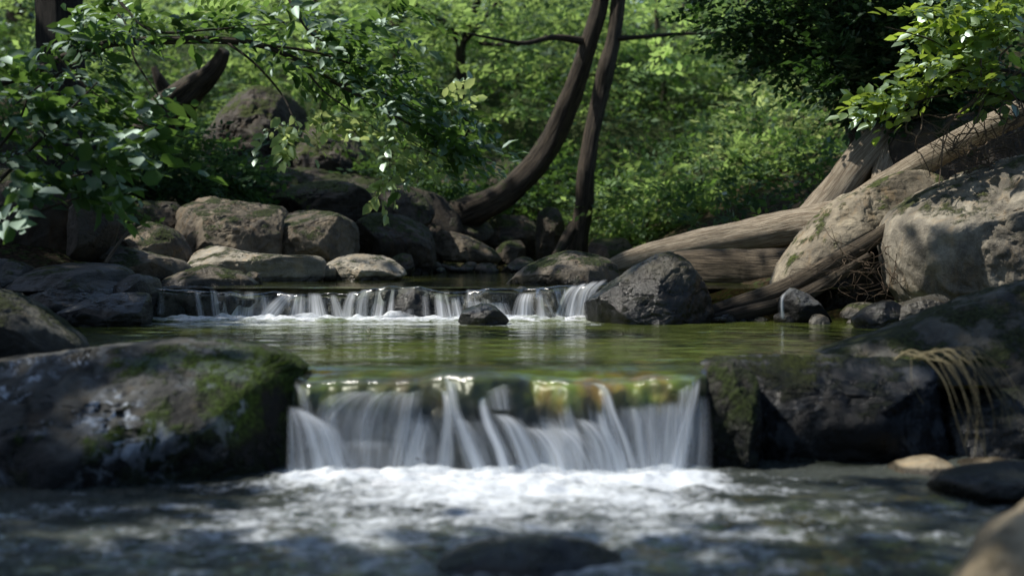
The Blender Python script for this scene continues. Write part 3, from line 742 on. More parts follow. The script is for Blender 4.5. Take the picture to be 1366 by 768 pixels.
foam_row(cas2, 'foam', UX0 + .35, UX1 - .02, 8.88, .15, Z1, .055, 420, 16, 3.5, 2.)
foam_row(cas2, 'foam', UX0 + .1, UX1 - .05, 8.79, .20, Z1, .030, 420, 16, 4, 4.)

# ================================================================== ROCKS
R = rock
# left bank, near
R('boulder', 'huge dark mossy rock with white lichen patches left of the near cascade', [(-150, 500), (0, 482), (110, 468), (200, 458), (290, 460), (350, 470), (398, 496), (414, 550), (408, 610), (386, 690), (200, 720), (-100, 720), (-190, 600)], 5.38, .58, M['mossy'], 1, n=5.0, amp=.05, lean=.06, cuts=5)
R('boulder', 'rounded grey boulder cut off by the left edge above the huge mossy rock', [(-120, 400), (-40, 384), (10, 392), (60, 420), (100, 450), (112, 468), (80, 490), (-60, 500), (-140, 470)], 6.1, .40, M['bank'], 2, amp=.04)
R('boulder', 'broad dark slab forming the top of the wet block pile on the left', [(20, 368), (45, 356), (100, 350), (150, 354), (168, 366), (160, 385), (60, 392), (22, 385)], 9.1, .55, M['dark'], 3, n=3, amp=.04)
R('boulder', 'dark layered block in the middle of the wet block pile on the left', [(20, 392), (40, 378), (110, 374), (152, 378), (158, 400), (140, 440), (40, 440), (15, 420)], 8.75, .45, M['dark'], 4, n=3.2, amp=.05)
R('boulder', 'dark squarish block at the right end of the wet block pile on the left', [(150, 374), (178, 366), (198, 372), (206, 392), (204, 436), (160, 440), (148, 400)], 8.9, .42, M['dark'], 5, n=3.4, amp=.04)
R('boulder', 'low tilted black slab at the waterline left of the distant cascade', [(72, 420), (110, 402), (150, 392), (188, 391), (196, 402), (194, 436), (110, 448), (70, 440)], 8.4, .33, M['dark'], 6, n=2.8, amp=.04)
R('boulder', 'dark rock at the left edge beside the wet block pile', [(-60, 350), (-10, 345), (25, 355), (34, 385), (28, 440), (-60, 450)], 8.9, .5, M['dark'], 7, n=3)
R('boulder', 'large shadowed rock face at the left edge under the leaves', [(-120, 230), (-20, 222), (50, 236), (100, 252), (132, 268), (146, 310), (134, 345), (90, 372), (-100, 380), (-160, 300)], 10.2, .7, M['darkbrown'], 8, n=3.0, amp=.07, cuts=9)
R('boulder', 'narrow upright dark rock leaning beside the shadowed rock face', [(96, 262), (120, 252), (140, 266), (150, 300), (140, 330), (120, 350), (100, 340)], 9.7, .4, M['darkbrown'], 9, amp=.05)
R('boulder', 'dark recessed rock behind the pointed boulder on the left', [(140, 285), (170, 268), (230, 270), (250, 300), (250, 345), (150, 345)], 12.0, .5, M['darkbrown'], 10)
R('boulder', 'pointed boulder with a sunlit yellow left face on the left bank', [(160, 320), (172, 302), (190, 296), (214, 300), (236, 312), (252, 338), (256, 366), (200, 372), (165, 345)], 10.9, .45, M['tan'], 11, amp=.08, cuts=9)
R('boulder', 'wedge shaped grey rock sloping right below the pointed boulder', [(136, 345), (142, 330), (160, 329), (200, 338), (240, 348), (254, 362), (240, 382), (160, 385), (135, 365)], 10.0, .45, M['grey'], 12, amp=.07, cuts=8)
R('boulder', 'large rounded brown boulder, left half of the split pair on the left bank', [(228, 304), (240, 278), (272, 260), (300, 266), (345, 271), (372, 274), (381, 288), (381, 345), (300, 350), (238, 335)], 12.0, .75, M['tan'], 13, n=2.7, amp=.06)
R('boulder', 'large flat topped brown boulder, right half of the split pair on the left bank', [(381, 284), (410, 280), (445, 283), (470, 297), (476, 316), (468, 352), (390, 356), (380, 330)], 12.0, .7, M['tan'], 14, n=3.0, amp=.05)
R('boulder', 'sloping brown rock leaning against the front of the large rounded boulder', [(244, 330), (262, 305), (300, 292), (350, 278), (374, 280), (378, 330), (370, 352), (280, 350)], 11.55, .35, M['tan'], 15, amp=.05)
R('boulder', 'long flat slab with a sunlit pale top above the upper pool', [(248, 334), (262, 325), (290, 328), (330, 337), (380, 340), (420, 341), (434, 350), (428, 376), (350, 380), (300, 370), (256, 362)], 10.7, .36, M['pale'], 16, n=3.2, amp=.05, cuts=8)
R('boulder', 'low lumpy grey rock at the left end of the upper pool', [(218, 374), (240, 362), (272, 353), (305, 360), (330, 368), (345, 380), (320, 392), (225, 394)], 9.75, .3, M['grey'], 17, amp=.09)
R('boulder', 'small stone wedged at the right of the low lumpy rock', [(322, 372), (334, 362), (346, 366), (350, 382), (325, 386)], 9.9, .12, M['grey'], 18, sub=5)
R('boulder', 'pale rounded rock beside the upper pool catching the sun', [(432, 356), (448, 343), (475, 339), (512, 341), (534, 354), (542, 366), (520, 378), (440, 378)], 11.0, .36, M['pale'], 19, amp=.06)
R('boulder', 'tiny pale stone at the left foot of the pale rounded rock', [(428, 360), (438, 352), (448, 358), (448, 372), (430, 374)], 10.8, .1, M['pale'], 20, sub=4)
# behind the upper pool
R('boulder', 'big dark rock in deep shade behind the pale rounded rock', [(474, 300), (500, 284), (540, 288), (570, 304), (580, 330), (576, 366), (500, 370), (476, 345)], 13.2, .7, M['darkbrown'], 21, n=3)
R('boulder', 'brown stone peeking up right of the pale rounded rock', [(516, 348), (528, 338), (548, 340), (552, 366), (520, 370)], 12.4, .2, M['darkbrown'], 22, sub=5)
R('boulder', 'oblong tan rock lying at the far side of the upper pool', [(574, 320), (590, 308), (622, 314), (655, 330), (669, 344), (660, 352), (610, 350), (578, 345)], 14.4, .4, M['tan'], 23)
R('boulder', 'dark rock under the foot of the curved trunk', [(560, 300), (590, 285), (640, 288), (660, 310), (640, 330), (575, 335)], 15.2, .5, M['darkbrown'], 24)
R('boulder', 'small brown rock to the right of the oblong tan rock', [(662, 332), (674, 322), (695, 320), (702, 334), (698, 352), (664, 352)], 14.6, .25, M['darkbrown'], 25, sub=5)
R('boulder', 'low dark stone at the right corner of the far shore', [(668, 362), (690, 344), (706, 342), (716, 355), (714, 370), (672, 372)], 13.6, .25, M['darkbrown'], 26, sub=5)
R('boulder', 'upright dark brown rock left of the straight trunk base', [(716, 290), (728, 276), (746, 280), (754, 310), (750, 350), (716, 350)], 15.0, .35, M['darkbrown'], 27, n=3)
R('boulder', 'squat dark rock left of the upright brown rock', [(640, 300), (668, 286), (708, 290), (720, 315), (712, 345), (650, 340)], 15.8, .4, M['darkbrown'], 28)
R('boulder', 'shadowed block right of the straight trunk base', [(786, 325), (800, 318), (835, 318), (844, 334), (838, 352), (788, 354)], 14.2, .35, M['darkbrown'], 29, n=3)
R('boulder', 'low layered slab between the upper pool and the wet boulder', [(676, 378), (700, 356), (735, 340), (762, 334), (800, 340), (822, 354), (826, 380), (800, 392), (690, 394)], 10.0, .5, M['grey'], 30, n=2.6, amp=.05)
R('boulder', 'wet dark boulder with a worn ridge at the right end of the distant cascade', [(779, 404), (800, 388), (838, 362), (870, 344), (893, 336), (912, 342), (930, 362), (944, 388), (950, 432), (870, 445), (790, 440)], 8.75, .42, M['wet'], 31, n=2.4, amp=.03, cuts=7, lean=.3, cdep=.05, freq=.8)
R('boulder', 'small black stone standing in the foam under the distant cascade', [(611, 428), (620, 412), (642, 404), (662, 410), (680, 428), (660, 440), (625, 440)], 8.45, .15, M['dark'], 32, amp=.08, sub=5)
R('boulder', 'round wet rock under the thin part of the distant cascade', [(524, 400), (530, 386), (560, 383), (578, 388), (584, 420), (560, 438), (525, 438)], 9.0, .13, M['dark'], 33, sub=5)
R('boulder', 'dark wet rock at the left end of the distant cascade', [(200, 400), (206, 384), (240, 381), (280, 384), (292, 396), (292, 432), (200, 432)], 9.12, .13, M['dark'], 61, n=3, sub=5)
R('boulder', 'dark wet rock splitting the distant cascade just left of the little black stone', [(578, 404), (586, 388), (598, 386), (608, 396), (612, 430), (580, 430)], 9.10, .12, M['dark'], 62, sub=5)
R('boulder', 'dark wet rock inside the distant cascade right of the little black stone', [(676, 400), (684, 386), (700, 382), (712, 390), (716, 430), (676, 430)], 9.14, .12, M['dark'], 63, sub=5)
R('stone', 'green mossy stone at the right corner of the near cascade', [(924, 540), (932, 504), (950, 486), (984, 480), (1010, 500), (1014, 560), (1000, 650), (952, 650), (938, 600)], 5.46, .20, M['mosscorner'], 65, n=2.2, sub=6, cuts=4)
# right bank
R('boulder', 'huge weathered boulder cut off by the right edge with a sunlit left flank', [(1176, 330), (1186, 292), (1222, 264), (1290, 232), (1366, 205), (1460, 190), (1560, 240), (1580, 360), (1500, 420), (1330, 416), (1215, 412), (1186, 385)], 8.9, .85, M['boulder'], 34, n=2.25, amp=.09, cuts=3, lean=.3, freq=1.2, cdep=.16)
R('boulder', 'dark rounded rock bulging from the front of the huge weathered boulder', [(1276, 300), (1290, 275), (1330, 268), (1400, 274), (1450, 330), (1440, 420), (1300, 410), (1280, 350)], 8.45, .34, M['boulder'], 35, amp=.06)
R('boulder', 'long smooth slab with moss on its lower edge leaning up the right bank', [(1024, 384), (1034, 354), (1066, 312), (1112, 268), (1160, 246), (1205, 228), (1240, 226), (1264, 240), (1240, 276), (1190, 310), (1120, 352), (1050, 384)], 9.6, .36, M['slab'], 36, n=2.2, amp=.04, lean=.25, cuts=2, freq=.8, cdep=.06)
R('boulder', 'small moss capped rock beside the thin trickle on the right', [(1040, 426), (1041, 398), (1056, 384), (1076, 390), (1096, 408), (1108, 430), (1070, 436)], 8.7, .18, M['mossblock'], 37, sub=5)
R('boulder', 'rounded pale grey stone on the right shore', [(1122, 418), (1134, 406), (1156, 403), (1176, 408), (1178, 424), (1124, 426)], 8.6, .14, M['boulder'], 38, sub=5)
R('boulder', 'knobbly light grey rock at the right end of the middle pool', [(1180, 426), (1196, 408), (1226, 398), (1262, 391), (1270, 404), (1262, 422), (1230, 436), (1184, 438)], 8.2, .2, M['pale'], 39, amp=.13, freq=1.6)
R('boulder', 'dark wet stone in front of the knobbly light grey rock', [(1138, 424), (1160, 408), (1190, 400), (1206, 414), (1200, 436), (1142, 438)], 8.15, .16, M['wet'], 40, amp=.1, sub=5)
R('boulder', 'little brown stone under the huge weathered boulder', [(1272, 412), (1284, 404), (1312, 402), (1322, 414), (1310, 424), (1274, 424)], 8.1, .12, M['boulder'], 41, sub=5)
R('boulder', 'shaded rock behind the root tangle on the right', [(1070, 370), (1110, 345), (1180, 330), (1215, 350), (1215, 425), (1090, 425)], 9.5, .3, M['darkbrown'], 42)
R('boulder', 'large sloping mossy rock at the right edge above the dark block', [(1090, 480), (1130, 460), (1200, 440), (1270, 412), (1340, 388), (1420, 370), (1560, 380), (1600, 520), (1560, 680), (1270, 670), (1180, 560)], 6.25, .60, M['bank'], 43, n=2.8, amp=.05, lean=.25)
R('boulder', 'long dark square edged block with moss right of the near cascade', [(932, 520), (938, 492), (962, 480), (1060, 477), (1180, 480), (1238, 484), (1254, 500), (1262, 580), (1258, 640), (1100, 650), (960, 650), (944, 590)], 5.68, .30, M['mossblock'], 44, n=6.0, amp=.04, cuts=6, lean=.02)
R('boulder', 'dim rock in the hollow under the dry roots at the right edge', [(1250, 560), (1290, 530), (1400, 520), (1440, 600), (1400, 650), (1260, 640)], 5.75, .3, M['bank'], 45)
# lower right shallows and foreground
R('stone', 'flat grey stone breaking the water at the right edge', [(1240, 652), (1262, 634), (1310, 624), (1400, 618), (1440, 640), (1400, 664), (1260, 668)], 4.75, .22, M['bank'], 46, amp=.04, sub=5)
R('stone', 'ochre stone just awash in front of the dark block', [(1180, 632), (1200, 618), (1250, 610), (1270, 620), (1262, 632), (1190, 634)], 5.3, .16, M['ochre'], 47, sub=5)
R('stone', 'second ochre stone awash right of the first, under the dry roots', [(1270, 628), (1285, 616), (1340, 612), (1370, 620), (1350, 630), (1275, 632)], 5.4, .14, M['ochre'], 48, sub=5)
R('boulder', 'blurred ochre topped boulder in the bottom right corner', [(1270, 800), (1300, 752), (1328, 712), (1370, 684), (1420, 660), (1480, 720), (1480, 900), (1290, 900)], 3.35, .2, M['ochre'], 49, amp=.03, sub=5)
R('boulder', 'blurred dark wet rock at the bottom centre edge', [(572, 765), (600, 738), (660, 724), (730, 719), (800, 731), (850, 760), (880, 800), (720, 860), (580, 830)], 3.75, .22, M['wet'], 50, amp=.05, sub=5)
# left background outcrop
R('rock_outcrop', 'mossy outcrop with a sunlit crest rising behind the boulders on the left', [(270, 215), (288, 150), (312, 122), (345, 114), (380, 124), (402, 146), (412, 190), (405, 250), (300, 260)], 16.0, .9, M['outcrop'], 51, n=3.6, amp=.12, cuts=12, cdep=.3, freq=1.5)
R('rock_outcrop', 'brown rock face in shade stepping down right of the mossy crest', [(388, 180), (420, 160), (455, 166), (474, 182), (488, 215), (492, 262), (470, 300), (390, 290)], 15.7, .8, M['outcrop'], 52, n=3.4, amp=.1, cuts=12, cdep=.25)
R('rock_outcrop', 'broad dark rocky slope filling the shade behind the left boulders', [(120, 250), (180, 225), (260, 215), (350, 220), (440, 225), (520, 240), (590, 262), (620, 310), (560, 350), (200, 350), (110, 320)], 14.9, .8, M['darkbrown'], 53, n=3.2, amp=.16, cuts=16, cdep=.3, freq=2.2)
R('rock_outcrop', 'tilted brown ledge in shade right above the split boulders', [(360, 262), (400, 244), (450, 240), (490, 254), (500, 290), (440, 300), (370, 296)], 13.8, .4, M['outcrop'], 55, n=3.4, amp=.1, cuts=12)
R('rock_outcrop', 'low dark ledge between the big dark rock and the curved trunk', [(476, 262), (520, 248), (560, 258), (580, 286), (560, 306), (490, 300)], 14.2, .4, M['darkbrown'], 56, n=3.4, amp=.1, cuts=12)
R('rock_outcrop', 'dark slope of rock between the two trunks and the outcrop', [(600, 225), (640, 205), (690, 215), (720, 245), (720, 310), (600, 320), (570, 270)], 18.0, .9, M['darkbrown'], 54, amp=.12, cuts=12, cdep=.25)

# small stones wedged in the gaps and along the waterlines
sp_ = [rock('stone', 'small stone wedged at the waterline between the bigger boulders', [(300, 372), (306, 362), (318, 360), (328, 366), (326, 378), (304, 380)], 10.4, .08, M[k_], 160 + q_, sub=4, cat='stone', group='small stones along the shores', cuts=6) for q_, k_ in enumerate(['grey', 'darkbrown', 'pale'])]
sv = random.Random(11)
for i in range(44):
    c = sp_[i % 3].copy(); col.objects.link(c)
    if i < 26: Yp = sv.uniform(10.6, 13.4); x = float(chan(np.array(Yp))[0]) + sv.uniform(-.5, .18); z = Z2 + sv.uniform(-.02, .04)
    else: Yp = sv.uniform(8.3, 9.0); x = at(sv.uniform(950, 1300), 0, Yp)[0]; z = Z1 + sv.uniform(-.015, .02)
    s_ = sv.uniform(.45, 1.3); c.location = (x, Yp, z); c.scale = (s_ * sv.uniform(.8, 1.4), s_, s_ * sv.uniform(.5, 1.0)); c.rotation_euler = (sv.uniform(-.3, .3), sv.uniform(-.3, .3), sv.uniform(0, 6))

# pebbles on the far bar
peb = rock('pebble', 'pebble lying on the stone bar at the far side of the upper pool', [(570, 356), (576, 349), (586, 350), (590, 358), (580, 362)], 13.6, .07, M['grey'], 60, sub=3, cat='pebble', group='pebbles on the far bar')
pv = random.Random(4)
for i in range(26):
    c = peb.copy(); col.objects.link(c)
    x, y, z = at(pv.uniform(562, 662), 0, 1); Yp = pv.uniform(13.2, 14.2)
    c.location = (x * Yp, Yp, Z2 + pv.uniform(.0, .05)); s = pv.uniform(.5, 1.5); c.scale = (s * pv.uniform(.8, 1.5), s, s * pv.uniform(.6, 1.1)); c.rotation_euler = (0, 0, pv.uniform(0, 6))

# ================================================================== LOGS AND ROOTS
def log(name, label, pts, mat, seg=24, namp=.12, nf=2.0, cat='log', m=10, origin=None, stubs=()):
    P, Rr = pxtube(pts); ex = [pxtube(q) for q in stubs]; o = tubes(name, [(P, Rr)] + ex, mat, seg=seg, m=m, namp=namp, nf=nf, origin=P[0])
    return tag(o, label, cat)
log('fallen_log', 'long pale driftwood log lying in the sun behind the wet boulder', [(800, 360, 11.2, 7), (850, 344, 11.1, 15), (920, 330, 11.0, 20), (990, 316, 10.9, 22), (1060, 302, 10.7, 24), (1130, 290, 10.4, 24), (1180, 280, 10.2, 20)], M['drift'])
log('fallen_log', 'thick dark rotting log lying under the pale driftwood log', [(900, 356, 10.5, 22), (950, 360, 10.4, 29), (1000, 362, 10.3, 30), (1050, 362, 10.1, 28), (1100, 370, 10.0, 20)], M['driftdark'])
log('leaning_log', 'long bare log running up the right bank behind the smooth slab', [(1090, 300, 10.4, 12), (1150, 266, 10.2, 16), (1210, 230, 10.0, 17), (1280, 190, 9.8, 17), (1340, 160, 9.6, 17), (1420, 122, 9.4, 17)], M['drift'], namp=.10)
log('exposed_root', 'thick mossy root sloping down to the water in front of the smooth slab', [(930, 424, 8.9, 8), (990, 405, 8.95, 12), (1050, 384, 9.0, 13), (1110, 352, 9.0, 12), (1160, 322, 8.95, 10), (1205, 292, 9.0, 8), (1240, 272, 9.2, 6)], M['driftdark'], cat='root')
log('exposed_root', 'second thinner root just under the mossy root by the water', [(950, 428, 8.8, 8), (1000, 416, 8.8, 9), (1060, 400, 8.85, 10), (1120, 366, 8.85, 7), (1160, 340, 8.8, 4)], M['driftdark'], cat='root')
# the ivy tree on the right bank, its flared base
ivy = empty('ivy_tree', at(1165, 205, 11.5), 'ivy covered tree on the right bank with a pale flared foot', 'tree')
def sub_tube(parent, name, pts, mat, seg=18, namp=.12, nf=1.5, m=8):
    P, Rr = pxtube(pts); P = [tuple(np.array(p) - np.array(parent.location)) for p in P]
    return tubes(name, [(P, Rr)], mat, parent, seg, m, namp, nf)
sub_tube(ivy, 'trunk', [(1180, 220, 11.6, 44), (1160, 160, 11.6, 34), (1142, 110, 11.6, 26), (1130, 50, 11.6, 24), (1126, -60, 11.6, 22), (1128, -300, 11.7, 20)], M['bark'])
sub_tube(ivy, 'root', [(1080, 300, 10.9, 26), (1104, 272, 11.0, 24), (1134, 232, 11.1, 24), (1160, 200, 11.2, 24), (1185, 170, 11.4, 22)], M['drift'], namp=.18)
sub_tube(ivy, 'root', [(1176, 260, 10.9, 16), (1180, 230, 11.0, 16), (1194, 196, 11.2, 20), (1210, 160, 11.4, 16)], M['drift'], namp=.18)
sub_tube(ivy, 'root', [(1060, 282, 11.8, 8), (1100, 262, 11.7, 12), (1140, 232, 11.7, 14), (1170, 200, 11.7, 14)], M['driftdark'], namp=.18)
cl = [(*at(px, py, Y), a, b_, c) for px, py, Y, a, b_, c in [
    (1070, 20, 11.5, .55, .5, .35), (1130, 20, 11.2, .5, .5, .45), (1200, 10, 11.3, .5, .5, .5), (1100, 70, 11.4, .35, .4, .3), (1160, 90, 11.2, .4, .35, .45), (1215, 80, 11.3, .4, .4, .4),
    (1010, 5, 11.8, .5, .5, .3), (1050, 60, 11.6, .25, .3, .25), (1190, 130, 11.3, .3, .35, .18), (1240, 40, 11.6, .4, .4, .5), (1120, -60, 11.5, .9, .7, .5), (1010, -70, 11.5, .8, .7, .4), (1260, 110, 11.8, .4, .4, .4), (1230, 150, 11.6, .4, .3, .25)]]
C, A = blob_points(cl, 210, 5); 
spray_mesh('crown', C - np.array(ivy.location), A, M['leaf_ivy'], K=8, L=.07, SL=.26, shape=SIMPLE, parent=ivy, seed=6)
R('boulder', 'dark overhanging bank of earth and rock beside the ivy tree foot', [(1190, 200), (1215, 165), (1260, 150), (1330, 150), (1420, 100), (1500, 160), (1480, 300), (1220, 290)], 10.9, .6, M['darkbrown'], 54)

# thin roots and twigs
def wig(p0, p1, n, amp, rs, sag=0.):
    P = np.linspace(p0, p1, n); P[1:] += rs.normal(size=(n - 1, 3)) * amp * np.linalg.norm(np.subtract(p1, p0)); P[:, 2] -= sag * np.sin(np.linspace(0, np.pi, n)); return P
def tangle(name, label, boxes, count, r, mat, seed, ln=.4, cat='roots', seg=4, dirb=(0, 0, -.4)):
    rs = np.random.RandomState(seed); sp = []
    for k in range(count):
        px, py, Y, dx, dy = boxes[k % len(boxes)]
        p = np.array(at(px + rs.uniform(-dx, dx), py + rs.uniform(-dy, dy), Y + rs.uniform(-.15, .15)))
        d = unit(rs.normal(size=3) * np.array([1, .5, .8]) + dirb); L = ln * rs.uniform(.4, 1.3)
        P = wig(p, p + d * L, 5, .13, rs); r0 = r * rs.uniform(.5, 1.4)
        sp.append((P, np.linspace(r0, r0 * .25, 5)))
    return tag(tubes(name, sp, mat, seg=seg, m=3, origin=tuple(sp[0][0][0])), label, cat)
tangle('root_tangle', 'tangle of fine dry roots hanging beside the thick mossy root', [(1150, 350, 8.75, 30, 18), (1185, 350, 8.7, 20, 30), (1120, 360, 8.7, 25, 15)], 45, .0032, M['rootlet'], 3, .3)
tangle('root_tangle', 'reddish nest of dry roots above the huge weathered boulder', [(1310, 195, 8.9, 45, 20), (1290, 210, 8.9, 40, 12), (1340, 170, 8.9, 30, 30)], 85, .004, M['rootlet'], 4, .35, dirb=(-.2, 0, -.1))
P, Rr = [], []
rr = np.random.RandomState(9); sp = []
for a, b_ in [((1325, 90, 8.8), (1250, 215, 8.7)), ((1340, 100, 8.8), (1270, 190, 8.7)), ((1310, 70, 8.8), (1255, 230, 8.6)), ((1366, 90, 8.9), (1330, 170, 8.7)), ((1300, 150, 8.7), (1210, 160, 8.9)), ((1280, 160, 8.7), (1200, 190, 8.9)), ((1230, 150, 8.8), (1222, 200, 8.8)), ((1350, 60, 8.8), (1310, 150, 8.7)), ((1210, 160, 8.9), (1240, 235, 8.7))]:
    sp.append((wig(at(*a), at(*b_), 7, .05, rr), np.linspace(.007, .003, 7)))
tag(tubes('hanging_root', sp, M['rootlet'], seg=5, m=4, origin=tuple(sp[0][0][0])), 'bundle of long bare roots hanging from the leafy bush at upper right', 'roots')
sp = []
for i in range(20):
    x0 = 1190 + rr.uniform(0, 90); L_ = rr.uniform(.35, 1.0) if i > 4 else 1.15; b2 = rr.uniform(-25, 35)
    pts = [(x0, 474 + rr.uniform(-6, 10), 5.3, 1), (x0 + 30 * L_ + rr.uniform(-8, 8), 468 + rr.uniform(-6, 14), 5.2, 1), (x0 + 60 * L_ + b2 * .3, 496 + rr.uniform(-8, 12), 5.12, 1), (x0 + 80 * L_ + b2 * .7, 500 + 50 * L_, 5.1 + rr.uniform(-.03, .05), 1), (x0 + 90 * L_ + b2 + rr.uniform(-12, 12), 505 + 92 * L_, 5.1 + rr.uniform(-.03, .08), 1)]
    P_, R_ = pxtube(pts); sp.append((P_, list(np.linspace(.0042 if i < 4 else rr.uniform(.001, .0022), .0012, len(P_)))))
tag(tubes('dry_root', sp, M['straw'], seg=5, m=5, origin=tuple(sp[0][0][0])), 'pale dry grass and roots arching over the mossy rock at right', 'dry grass')
tag(tubes('stick', [(([at(140, 352, 9.3), at(158, 325, 9.5), at(180, 298, 9.7)]), [.014, .012, .009])], M['driftdark'], seg=8, origin=at(140, 352, 9.3)), 'dark stick propped beside the pointed boulder', 'stick')
trk = empty('trickle', at(1043, 420, 8.55), 'thin white trickle running off the small moss capped rock', 'trickle')
ribbon(trk, [(1050, 388, 8.56, 5), (1044, 396, 8.50, 6), (1043, 408, 8.48, 7), (1044, 426, 8.47, 9)], M['veil_up'], seed=90, op=.5, fin=.4)

# ================================================================== TREES
def tree(name, label, trunk, limbs, crown=None, mat='bark', leafmat='leaf_far', per=120, L=.09, seed=0, cat='tree', group=None, SL=.4, K=9, shape=SIMPLE, namp=.17):
    t0 = at(*trunk[0][:3]); e = empty(name, t0, label, cat, group)
    sub_tube(e, 'trunk', trunk, M[mat], namp=namp, nf=1.2)
    for l in limbs: sub_tube(e, 'limb', l, M[mat], seg=8, namp=.06, nf=1.5)
    if crown:
        C, A = blob_points([(*at(c[0], c[1], c[2]), c[3], c[4], c[5]) for c in crown], per, seed)
        spray_mesh('crown', C - np.array(e.location), A, M[leafmat], K=K, L=L, SL=SL, shape=shape, parent=e, seed=seed)
    return e
tree('curved_tree', 'tree with a thick trunk curving up from the far shore to the right', [(555, 300, 15.3, 20), (610, 288, 15.1, 22), (655, 270, 15.0, 19), (684, 250, 15.0, 18), (714, 220, 15.0, 17), (738, 182, 15.0, 15), (756, 140, 15.0, 14), (768, 110, 15.0, 13), (785, 60, 15.0, 12), (803, -5, 15.0, 10), (818, -120, 15.0, 9)],
     [[(785, 57, 15, 6), (740, 50, 14.8, 4), (700, 58, 14.6, 3), (660, 52, 14.4, 2), (624, 45, 14.3, 1.5)], [(560, 298, 15.3, 16), (520, 312, 15.0, 10), (480, 330, 14.8, 6)], [(600, 290, 15.1, 14), (575, 318, 14.6, 11), (560, 345, 14.2, 7)]],
     [(800, -230, 15, 2.0, 1.4, .6)], per=180, seed=21)
tree('straight_tree', 'tree with a slimmer upright trunk just right of the curved one', [(766, 345, 14.6, 18), (772, 312, 14.6, 13), (779, 270, 14.6, 12), (781, 235, 14.6, 12), (788, 185, 14.7, 11), (800, 130, 14.8, 11), (808, 90, 14.8, 11), (817, 55, 14.9, 9), (826, -10, 15, 10), (834, -120, 15, 9)],
     [[(815, 52, 14.9, 5), (850, 50, 14.9, 3), (900, 46, 15, 2.5), (960, 44, 15.2, 1.5)], [(766, 300, 14.6, 8), (740, 345, 14.2, 6)]],
     [(900, -230, 15, 2.0, 1.4, .6)], per=160, seed=22)
tree('slender_tree', 'slender forked tree rising in the middle distance left of the curved trunk', [(622, 250, 19, 7), (620, 180, 19, 7), (616, 110, 19, 7), (615, 60, 19, 6), (630, 20, 19, 5), (650, -30, 19, 4)],
     [[(615, 58, 19, 5), (590, 28, 19, 4), (560, 10, 19, 3), (520, -20, 19, 2.5)], [(640, 58, 18.9, 3), (690, 60, 18.6, 2.5), (730, 50, 18.5, 2)], [(616, 60, 19, 4), (650, 20, 18.8, 3), (665, 0, 18.8, 2)]],
     [(640, -10, 19, 1.5, 1.2, .4), (560, 20, 19.3, 1.2, .8, .4)], per=160, seed=23, mat='barkdark')
tree('grey_tree', 'grey trunk standing far back near the top left of centre', [(524, 200, 22, 12), (526, 100, 22, 12), (530, 40, 22, 12), (534, -60, 22, 11)], [], [(530, -20, 22, 1.6, 1.2, .4)], per=120, seed=24)
tree('dark_tree', 'broad dark trunk behind the leaves at the upper left', [(92, 260, 12.5, 40), (86, 150, 12.5, 34), (80, 50, 12.5, 32), (74, -100, 12.5, 30)], [], [(40, -180, 12.5, 1.6, 1.2, .6)], per=160, seed=25, mat='barkdark')
tree('broken_tree', 'leaning broken trunk with dark bark behind the arching branch', [(205, 190, 15.5, 28), (226, 148, 15.4, 26), (256, 120, 15.2, 20), (284, 95, 15.0, 14), (300, 68, 14.9, 8)], [[(232, 140, 15.4, 14), (214, 110, 15.3, 8), (205, 90, 15.3, 4)]], None, mat='bark', namp=.35)
far = [(30, 24, 20, 'far trunk at the extreme upper left'), (375, 27, 8, 'thin distant trunk above the mossy outcrop'), (920, 26, 7, 'thin distant trunk right of the straight tree'), (968, 30, 9, 'distant trunk in the bright leaves right of centre'), (700, 32, 8, 'distant trunk between the slender tree and the curved tree'), (455, 28, 9, 'distant trunk left of the grey trunk'), (1085, 25, 9, 'distant trunk behind the bright leaves beside the ivy'),
       (880, 22, 3.5, 'pole thin sapling a little right of the straight tree'), (1000, 21, 3, 'pole thin sapling above the driftwood log'), (580, 25, 4, 'pole thin sapling left of the slender tree'), (672, 23, 3, 'pole thin sapling right of the slender tree'), (425, 21, 4, 'pole thin sapling by the mossy outcrop')]
for i, (px, Y, w, lb) in enumerate(far):
    zb = float(ground_z(np.array([at(px, 0, Y)[0]]), np.array([float(Y)]))[0]); pyb = HY + (HC - zb) / Y * F
    tree('distant_tree', lb, [(px, pyb + 5, Y, w * 1.2), (px + 6, 120, Y, w), (px - 4, 20, Y, w * .9), (px + 3, -150, Y, w * .8)], [], [(px + 20, 10, Y, 1.5, 1.2, .5), (px - 30, 90, Y, 1.0, .9, .4)], per=110, L=.11, seed=30 + i)

